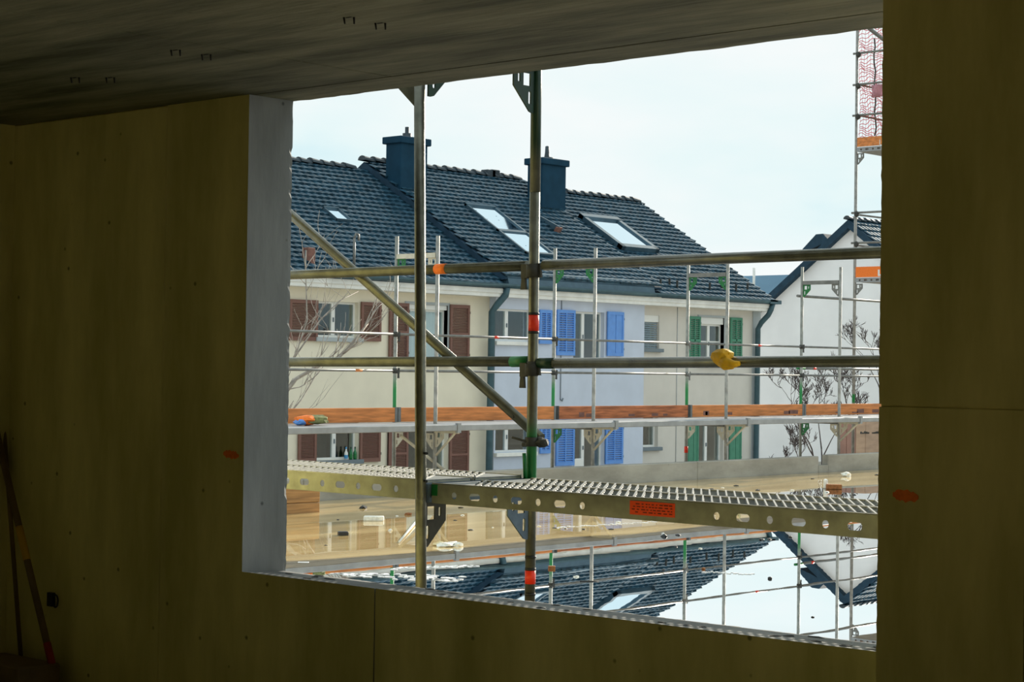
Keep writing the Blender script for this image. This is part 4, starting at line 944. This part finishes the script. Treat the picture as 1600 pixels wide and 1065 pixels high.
def on_roof(px, py, zoff=0.0):
    """point of the common roof plane (houses A and C) or raised (zoff) seen at a pixel"""
    d = RT * ((px - 800) / FPX) + UPV * ((532.5 - py) / FPX) + FW
    sl = (ZRG - ZE) / (YRG - YE)          # z = ZE + sl*(y-YE) + zoff
    t_ = (ZE + zoff - sl * YE + sl * CAM.y - CAM.z) / (d.z - sl * d.y)
    return CAM + d * t_
SL = Vector((0, YRG - YE, ZRG - ZE)).normalized(); NR = Vector((0, -SL.z, SL.y))
def skylight(h, c, zoff, label=None, panes=1, fwd=.07, deep=.12):
    """roof window from the four corner pixels (upper left, upper right, lower right, lower left)"""
    P = [on_roof(px, py, zoff) for px, py in c]
    xl = (P[0].x + P[3].x) / 2; xr_ = (P[1].x + P[2].x) / 2; yu = (P[0].y + P[1].y) / 2; yl = (P[2].y + P[3].y) / 2
    k = (ZRG - ZE) / (YRG - YE)
    def pt(x, y, n): return Vector((x, y, ZE + zoff + k * (y - YE))) + NR * n
    b = MB()
    def bar(xa, xb, ya, yb, n0, n1): b.hexa([pt(xa, ya, n0), pt(xb, ya, n0), pt(xb, yb, n0), pt(xa, yb, n0), pt(xa, ya, n1), pt(xb, ya, n1), pt(xb, yb, n1), pt(xa, yb, n1)])
    bar(xl, xl + fwd, yl, yu, -.05, deep); bar(xr_ - fwd, xr_, yl, yu, -.05, deep); bar(xl, xr_, yu - fwd, yu, -.05, deep + .02); bar(xl, xr_, yl, yl + fwd, -.05, deep)
    for i in range(1, panes):
        ym = yl + (yu - yl) * i / panes * .92; bar(xl, xr_, ym - .05, ym + .05, -.05, deep)
    s = b.build('skylight_frame', M['metal_sheet'], h)
    for i in range(panes):
        ya = yl + fwd + (yu - yl - 2 * fwd) * i / panes; yb = yl + fwd + (yu - yl - 2 * fwd) * (i + 1) / panes
        g_ = MB()
        g_.hexa([pt(xl + fwd, ya, deep * .55), pt(xr_ - fwd, ya, deep * .55), pt(xr_ - fwd, yb, deep * .55), pt(xl + fwd, yb, deep * .55), pt(xl + fwd, ya, deep * .7), pt(xr_ - fwd, ya, deep * .7), pt(xr_ - fwd, yb, deep * .7), pt(xl + fwd, yb, deep * .7)])
        g_.build('pane', M['sky_glass'], s)
    return s, (xl, xr_, yl, yu, pt)
def chimney(h, pxl, pxr, ptop, pbase, y, cap=1.0, pots=((0, 0),)):
    xl = at(pxl, ptop, 1, y).x; xr_ = at(pxr, ptop, 1, y + .0).x; zt = at((pxl + pxr) / 2, ptop, 1, y).z; zb = at((pxl + pxr) / 2, pbase, 1, y).z - .9
    W_ = (xr_ - xl) * .80; xm = xl + (xr_ - xl) * .36
    D_ = .62
    MB().cham(xm - W_ / 2, xm + W_ / 2, y - D_ / 2, y + D_ / 2, zb, zt - .18, .02).build('chimney_stack', M['chimney'], h)
    c_ = MB().cham(xm - W_ / 2 - .08, xm + W_ / 2 + .08, y - D_ / 2 - .08, y + D_ / 2 + .08, zt - .2, zt, .02).build('chimney_cap', M['chimney'], h)
    for dx, kind in pots:
        b = MB()
        if kind == 0: b.lathe((xm + dx, y, zt), [(.13, -.02), (.13, .14), (.06, .15), (.06, .32), (.0, .33)], 10)
        else: b.lathe((xm + dx, y, zt), [(.24, -.02), (.20, .06), (.09, .07), (.07, .2), (.06, .40), (.0, .42)], 10)
        b.build('chimney_pot', M['ridge'], c_)
    return zt

def house(label, x0, x1, yf, wallm, holes, zr, over=0.0, roofrows=26, seed=1, xr0=None, xr1=None):
    h = thing('row_house', label, 'house', ((x0 + x1) / 2, yf, -2), 'terraced houses')
    wall_holes(MB(), x0, x1, -2, ZE - .12, yf, .35, holes).build('front_wall', wallm, h)
    yb = 2 * YRG - YE - .5; dz = zr - ZRG
    MB().box(x0, x1, yb - .3, yb, -2, ZE - .1).build('rear_wall', wallm, h)
    for x in (x0, x1 - .3):
        MB().prism([(yf + .35, -2), (yb - .3, -2), (yb - .3, ZE - .1), (YRG, zr - .35), (yf + .35, ZE - .1)], 0, x, x + .3).build('side_wall', wallm, h)
    a, c_ = xr0 if xr0 is not None else x0, xr1 if xr1 is not None else x1
    roof_body(h, a, c_, YE, ZE + dz, YRG, zr, .22 if dz < .05 else .5)
    tile_roof(h, a, c_, YE, ZE + dz, YRG, zr, roofrows, .24, seed)
    tile_roof(h, a, c_, 2 * YRG - YE, ZE + dz, YRG, zr, 10, .6, seed)
    ridge_caps(h, a - .05, c_ + .02, YRG, zr + .03)
    zc = ZE - .10
    MB().box(x0, x1, YE + .06, yf, zc - .20, zc).box(x0, x1, YE + .02, YE + .10, zc - .10, zc + .06).build('cornice', M['cornice'], h)
    # gutter: half round trough
    vs = []; n = 9
    for x in (x0, x1):
        for k in range(n): a_ = math.pi + math.pi * k / (n - 1); vs.append((x, YE - .05 + .085 * math.cos(a_), zc + .12 + .085 * math.sin(a_)))
    b = MB().add(vs, [(k, k + 1, n + k + 1, n + k) for k in range(n - 1)] + [list(range(n)), list(range(n, 2 * n))], True)
    b.box(x0, x1, YE - .14, YE - .125, zc + .10, zc + .15); b.build('gutter', M['gutter'], h)
    return h

XAB, XBC = at(764, 590, 1, 35).x, at(1005, 590, 1, 34.8).x
yA, yB, yC = 35.0, 34.78, 35.0
# house A: brown shutters
wA = {'u1': R4(494, 560, 471, 527, yA), 'u2': R4(635, 699, 476, 565, yA), 'l1': R4(493, 560, 660, 718, yA), 'l2': R4(636, 699, 664, 752, yA)}
hA = house('cream terraced house with brown shutters and small skylight', 26.0, XAB, yA, M['cream'], list(wA.values()), ZRG, seed=3, xr1=XAB)
window(hA, wA['u1'], yA, (.47,), 'reveal'); window(hA, wA['u2'], yA, (.5,), 'reveal', curtain=True, surround='reveal', rollbox=.12)
window(hA, wA['l1'], yA, (.5,), 'sill_grey'); window(hA, wA['l2'], yA, (.5,), 'sill_grey')
for r_ in ((450, 494, 468, 532), (562, 593, 472, 533), (606, 636, 473, 563), (701, 731, 476, 566), (464, 492, 659, 722), (560, 592, 661, 721), (604, 635, 663, 752), (700, 730, 666, 752)):
    shutter(hA, R4(*r_, yA), yA, M['brown_shutter'], 'slat', 22 if r_[3] - r_[2] < 70 else 32)
MB().cham(*(lambda q: (q[0], q[1], yA - .07, yA - .03, q[2], q[3]))(R4(604, 612, 663, 752, yA)), .005).build('shutter_edge', M['brown_shutter'], hA)
skylight(hA, ((503, 329), (526, 330.5), (546, 348), (526, 349)), 0, fwd=.02)
p = on_roof(553, 420); b = MB(); zt_ = at(553, 372, 1, p.y).z
b.tube(p, (p.x, p.y, zt_), .035, 8).path([(p.x, p.y, zt_), (p.x + .05, p.y, zt_ + .12), (p.x + .14, p.y, zt_ + .1), (p.x + .15, p.y, zt_ - .05)], .03, 6).build('vent_pipe', M['galv_far'], hA)
p = on_roof(481, 408); MB().cham(p.x - .12, p.x + .12, p.y - .15, p.y + .1, p.z - .3, p.z + .33, .02).build('vent_stack', M['brick_red'], hA)
MB().tube(on_roof(477, 430), on_roof(477, 430) + Vector((0, 0, .6)), .025, 6).build('vent_rod', M['galv_far'], hA)
for k, px in enumerate((541, 548.5, 555)):
    p = at(px, 720, 1, yA - .04); x, z = p.x, wA['l1'][2] - .005
    t = thing('bottle', ['pale bottle with blue top on the lower brown-shuttered window sill', 'green bottle on the lower sill, left of the last one', 'green bottle on the lower sill, rightmost'][k], 'bottle', (x, yA - .03, z), 'bottles on the window sill')
    b = MB().lathe((x, yA - .03, z), [(0, 0), (.045, 0), (.047, .17), (.018, .23), (.018, .30), (0, .30)], 12); b.build('body', M['bottle_green'] if k else M['frame'], t)
    MB().lathe((x, yA - .03, z), [(.0485, .03), (.0485, .12)], 12).build('label_band', M['bottle_blue'] if not k else M['green'], t)
    MB().lathe((x, yA - .03, z), [(.02, .27), (.021, .315), (0, .316)], 12).build('cap', M['bottle_blue'] if not k else M['dark_green'], t)

# house B: bluish white, blue shutters
wB = {'u1': R4(774, 832, 483, 533, yB), 'u2': R4(896, 944, 487, 564, yB), 'l1': R4(774, 832, 658, 706, yB), 'l2': R4(896, 944, 658, 740, yB)}
hB = house('bluish white terraced house with blue shutters and double skylight', XAB, XBC, yB, M['blue_white'], list(wB.values()), ZRB, seed=5, xr0=XAB, xr1=44.45)
window(hB, wB['u1'], yB, (.38,), 'cornice'); window(hB, wB['u2'], yB, (.4,), 'cornice', curtain=False); window(hB, wB['l1'], yB, (.38,), 'cornice'); window(hB, wB['l2'], yB, (.4,), 'sill_grey')
for r_, st in (((841, 860, 484, 537), 'slat'), ((868, 896, 484, 555), 'slat'), ((947, 972, 487, 556), 'solid'), ((842, 858, 656, 708), 'slat'), ((867, 895, 656, 727), 'slat'), ((944, 971, 658, 724), 'slat')):
    shutter(hB, R4(*r_, yB), yB, M['blue_shutter'], st, 13 if r_[3] - r_[2] < 60 else 17, 2)
# sheet-metal apron above the eave
zt0 = at(880, 431, 1, YE + .1).z
MB().prism([(YE - .06, ZE - .02), (YE + .05, zt0), (YE + .85, zt0 + .30), (YE + .95, zt0 + .1), (YE + .1, ZE - .02)], 0, XAB + .1, XBC + .02).build('metal_apron', M['metal_sheet'], hB)
MB().cham(XAB + .1, XBC + .04, YE - .08, YE + .0, ZE - .07, ZE + .0, .01).build('apron_lip', M['gutter'], hB)
zo = ZRB - ZRG
s, _ = skylight(hB, ((734, 324), (777, 328), (858, 402), (812, 400)), zo, panes=2)
p = at(640, 217, 1, 39.0)
chimney(hB, 617, 669, 217, 320, 38.9, pots=((0, 0),))
for px in (763, 770):
    p = at(px, 268, 1, YRG); MB().cham(p.x - .18, p.x + .18, YRG - .15, YRG + .15, p.z - .2, p.z + .05, .02).build('ridge_vent', M['ridge'], hB)
p = at(876, 540, 1, yB); MB().tube((p.x, yB - .02, at(876, 468, 1, yB).z), (p.x, yB - .02, at(876, 624, 1, yB).z), .012, 6).build('cable', M['sill_grey'], hB)
MB().path([(p.x, yB - .02, at(876, 624, 1, yB).z), (p.x + .06, yB - .03, at(876, 626, 1, yB).z), (p.x + .1, yB - .03, at(876, 622, 1, yB).z)], .02, 6).build('cable_end', M['sill_grey'], hB)
q = wB['l2']; p = at(908, 722, 1, yB)
chunks = MB().cham(q[0] + .05, q[0] + .45, yB + .0, yB + .13, q[2], at(908, 716, 1, yB).z, .02); chunks.build('sill_box', M['frame'], hB)

# house C: pale beige, green shutters
wC = {'u1': R4(1000, 1030, 492, 544, yC), 'u2': R4(1092, 1131, 496, 567, yC), 'l1': R4(1000, 1028, 648, 698, yC), 'l2': R4(1089, 1130, 650, 728, yC)}
for k in ('u1', 'l1'): wC[k] = (max(wC[k][0], XBC + .12), *wC[k][1:])
xC = at(1186, 590, 1, yC).x
hC = house('pale beige terraced house with green shutters at the row end', XBC, xC, yC, M['grey_cream'], list(wC.values()), ZRG, seed=9, xr0=44.45, xr1=XEND)
window(hC, wC['u1'], yC, (), 'sill_grey', rollbox=.2, blind=True); window(hC, wC['u2'], yC, (.5,), 'sill_grey', rollbox=.2, surround='reveal', transom=.55)
window(hC, wC['l1'], yC, (), 'sill_grey'); window(hC, wC['l2'], yC, (.45,), 'frame', rollbox=.2)
for r_ in ((1074, 1092, 494, 568), (1139, 1157, 496, 566), (1073, 1089, 652, 726), (1138, 1156, 652, 724)):
    shutter(hC, R4(*r_, yC), yC, M['green_shutter'], 'slat' if r_[2] < 600 else 'solid', 20, 2)
s, (xl, xr_, yl, yu, pt) = skylight(hC, ((911, 342), (970, 348), (1016, 395), (962, 393)), 0, fwd=.17, deep=.18)
chimney(hC, 838, 884, 250, 330, 38.6, pots=((0, 1),))
P = [on_roof(px, py, zo) for px, py in ((840, 340), (872, 341), (872, 364), (848, 352))]
b = MB(); xa, xb = P[0].x, P[2].x - .1; ya, yb = P[2].y, P[0].y
def rp_(x, y, n_): return Vector((x, y, ZE + (ZRG - ZE) / (YRG - YE) * (y - YE) + zo)) + NR * n_
MB().hexa([rp_(xa, ya, .0), rp_(xb, ya, .0), rp_(xb, yb, .0), rp_(xa, yb, .0), rp_(xa, ya, .22), rp_(xb, ya, .22), rp_(xb, yb, .10), rp_(xa, yb, .10)]).build('roof_hatch', M['metal_sheet'], hB)
MB().hexa([rp_(xa + .1, ya - .02, .02), rp_(xb - .1, ya - .02, .02), rp_(xb - .1, ya + .02, .02), rp_(xa + .1, ya + .02, .02), rp_(xa + .1, ya - .02, .19), rp_(xb - .1, ya - .02, .19), rp_(xb - .1, ya + .02, .19), rp_(xa + .1, ya + .02, .19)]).build('hatch_front', M['brick_red'], hB)
for k, px in enumerate((1017, 1032, 1046, 1058, 1084, 1109, 1128, 1150, 1168)):
    p = on_roof(px, 446 + (px - 1017) * .06 + (k % 2) * 3); MB().box(p.x - .015, p.x + .015, p.y - .03, p.y + .03, p.z, p.z + .26).build('snow_hook', M['dark_steel'], hC)
x = at(1178, 590, 1, yC).x
MB().box(x - .12, x + .30, yC - .03, yC + .1, -2, ZE - .3).build('corner_pilaster', M['reveal'], hC)
xg = at(1187, 560, 1, YE + .3).x
MB().path([(XEND - .25, YE - .05, ZE - .05), (XEND - .30, YE - .02, ZE - .25), (XEND - .35, YE + .05, ZE - .42), (xg, YE + .25, ZE - .65), (xg, YE + .38, ZE - .85), (xg, YE + .4, -1), (xg, YE + .4, -2)], .085, 10).build('downpipe', M['gutter'], hC)
MB().box(XEND - .5, XEND + .1, YE - .14, YE + .04, ZE - .07, ZE + .05).build('gutter_end', M['gutter'], hC)
x = at(1057, 590, 1, yC).x; MB().tube((x, yC - .012, -2), (x, yC - .012, ZE - .3), .01, 6).build('conduit', M['reveal'], hC)
x = at(763.5, 560, 1, YE + .35).x
MB().path([(x + .25, YE - .05, ZE - .05), (x + .25, YE + .0, ZE - .25), (x + .05, YE + .1, ZE - .5), (x, YE + .25, ZE - .7), (x, YE + .28, -1), (x, YE + .28, -2)], .095, 10).build('downpipe', M['gutter'], hA)

# gable house further along the row
XG = 64.9; ap = at(1325, 338, 0, XG - .3); AY, AZ = ap.y, ap.z - .12; SLP = .77; HW = 5.9
h = thing('gable_house', 'white gable end of the next house with dark verge boards', 'house', (XG, AY, -2))
EZ = AZ - SLP * HW
MB().prism([(AY - HW + .5, -2), (AY + HW - .5, -2), (AY + HW - .5, EZ + .2), (AY, AZ - .25), (AY - HW + .5, EZ + .2)], 0, XG, XG + 14).build('walls', M['gable_white'], h)
for sg in (-1, 1):
    n_ = Vector((0, sg * SLP, 1)).normalized()
    MB().prism([(AY, AZ), (AY + sg * HW, EZ), (AY + sg * HW, EZ - .30), (AY, AZ - .33)], 0, XG - .3, XG + 14.2).build('roof_slope', M['verge'], h)
tile_roof(h, XG - .3, XG + 14, AY - HW, EZ, AY, AZ, 20, .28, 4)
ridge_caps(h, XG - .35, XG + 14, AY, AZ + .02)
a = at(1255, 389, 0, XG - .2); c_ = at(1276, 366, 0, XG - .2); d_ = at(1287, 365, 0, XG - .2)
MB().prism([(a.y, a.z - .15), (a.y, a.z), (c_.y, c_.z), (d_.y, d_.z), (d_.y - .3, d_.z - .3)], 0, XG - .25, XG + 3).build('dormer_roof', M['verge'], h)

# distant roof in the gap
zr_ = at(1185, 424, 0, 130).z; ya = at(1240, 424, 0, 130).y; yb = at(1100, 424, 0, 130).y
h = thing('distant_house', 'distant blue-grey roof between the row end and the gable', 'house', (130, ya, -2))
MB().box(131, 140, ya, yb, -2, zr_ - 4).build('walls', M['far_wall'], h)
MB().prism([(129, zr_ - 4.2), (135.5, zr_), (142, zr_ - 4.2)], 1, ya - .5, yb + .5).build('roof', M['far_roof'], h)
p = at(1178, 438, 0, 131); MB().tube((131, p.y, p.z - 1), (131, p.y, at(1178, 424, 0, 131).z + .3), .12, 6).build('vent_pipe', M['cornice'], h)

# ------------------------------------------------------------------ bare trees
def tree(name, label, base, trunk_dir, L, r0_, seed, mat_, depth=5, spread=.6, guides=(), lift=.15, rmin=.0035):
    r = random.Random(seed); t = thing(name, label, 'tree', base); br = MB(); tw = MB()
    def grow(p, d, L, rad, lv):
        n = 4; pts = [p]; q = Vector(p)
        for k in range(n):
            d = (d + Vector((r.uniform(-.22, .22), r.uniform(-.22, .22), r.uniform(-.12, .22) + lift * .2))).normalized(); q = q + d * (L / n); pts.append(q.copy())
        (br if lv > 2 else tw).path(pts, [rad * (1 - .45 * k / n) for k in range(n + 1)], 5 if lv > 2 else 4)
        if lv <= 0: return
        for k in range(2 if lv > 3 else 3):
            i = r.choice((2, 3, 4)) if k else 4; a = Vector((r.uniform(-1, 1), r.uniform(-1, 1), r.uniform(-.4, 1))).normalized()
            grow(pts[i], (d + a * spread).normalized(), L * r.uniform(.55, .85), max(rad * .6, rmin), lv - 1)
    grow(Vector(base), Vector(trunk_dir), L, r0_, depth)
    for pts, rad in guides:
        pts = [Vector(p) for p in pts]; br.path(pts, [rad * (1 - .6 * k / (len(pts) - 1)) for k in range(len(pts))], 6)
        for k in range(1, len(pts)):
            for _ in range(2):
                d = (pts[k] - pts[k - 1]).normalized(); a = Vector((r.uniform(-.6, 1), r.uniform(-.6, .6), r.uniform(-.2, 1.2))).normalized()
                f = r.random(); grow(pts[k - 1].lerp(pts[k], f), (d * .5 + a * .8).normalized(), r.uniform(.35, .8), rad * .35, 1)
    br.build('branches', mat_, t); tag(tw.build('twigs', mat_, t), None, None, kind='stuff'); return t
yt = 22.0
def g(*pp): return [at(px, py, 1, yt + dy) for px, py, dy in pp]
gl = [(g((425, 640, 0), (462, 592, .1), (500, 570, .2), (530, 558, .2), (552, 535, .3), (575, 505, .4)), .035),
      (g((440, 600, 0), (465, 545, -.2), (480, 500, -.2), (478, 440, -.1), (477, 400, 0)), .018),
      (g((440, 660, 0), (470, 625, .3), (485, 600, .4), (510, 560, .5)), .014),
      (g((445, 580, 0), (500, 500, .3), (530, 470, .4), (560, 455, .5)), .014),
      (g((530, 558, .2), (570, 510, .3), (590, 480, .3), (602, 470, .4)), .012)]
b0 = at(400, 700, 1, yt); tree('bare_tree', 'bare tree with sunlit twigs before the left brown-shuttered window', (b0.x, yt, -2.0), (.02, 0, 1), 1.5, .08, 5, M['bark'], 4, .5, gl)
p = at(1298, 700, 1, 24.5); tree('bare_tree', 'bare dark bush in front of the white gable wall', (p.x, 24.5, -2.0), (-.08, 0, 1), 1.25, .05, 12, M['bark_dark'], 8, .8, rmin=.007)
p = at(1352, 640, 1, 26.5); tree('bare_tree', 'bare dark tree partly behind the right pier', (p.x, 26.5, -2.0), (0, 0, 1), 1.6, .06, 31, M['bark_dark'], 8, .7, rmin=.007)
p = at(1250, 720, 1, 23.0); tree('bare_shrub', 'low bare shrub just above the parapet, left of the notch', (p.x, 23.0, -2.0), (.12, 0, 1), .95, .04, 44, M['bark_dark'], 7, .9, rmin=.006)
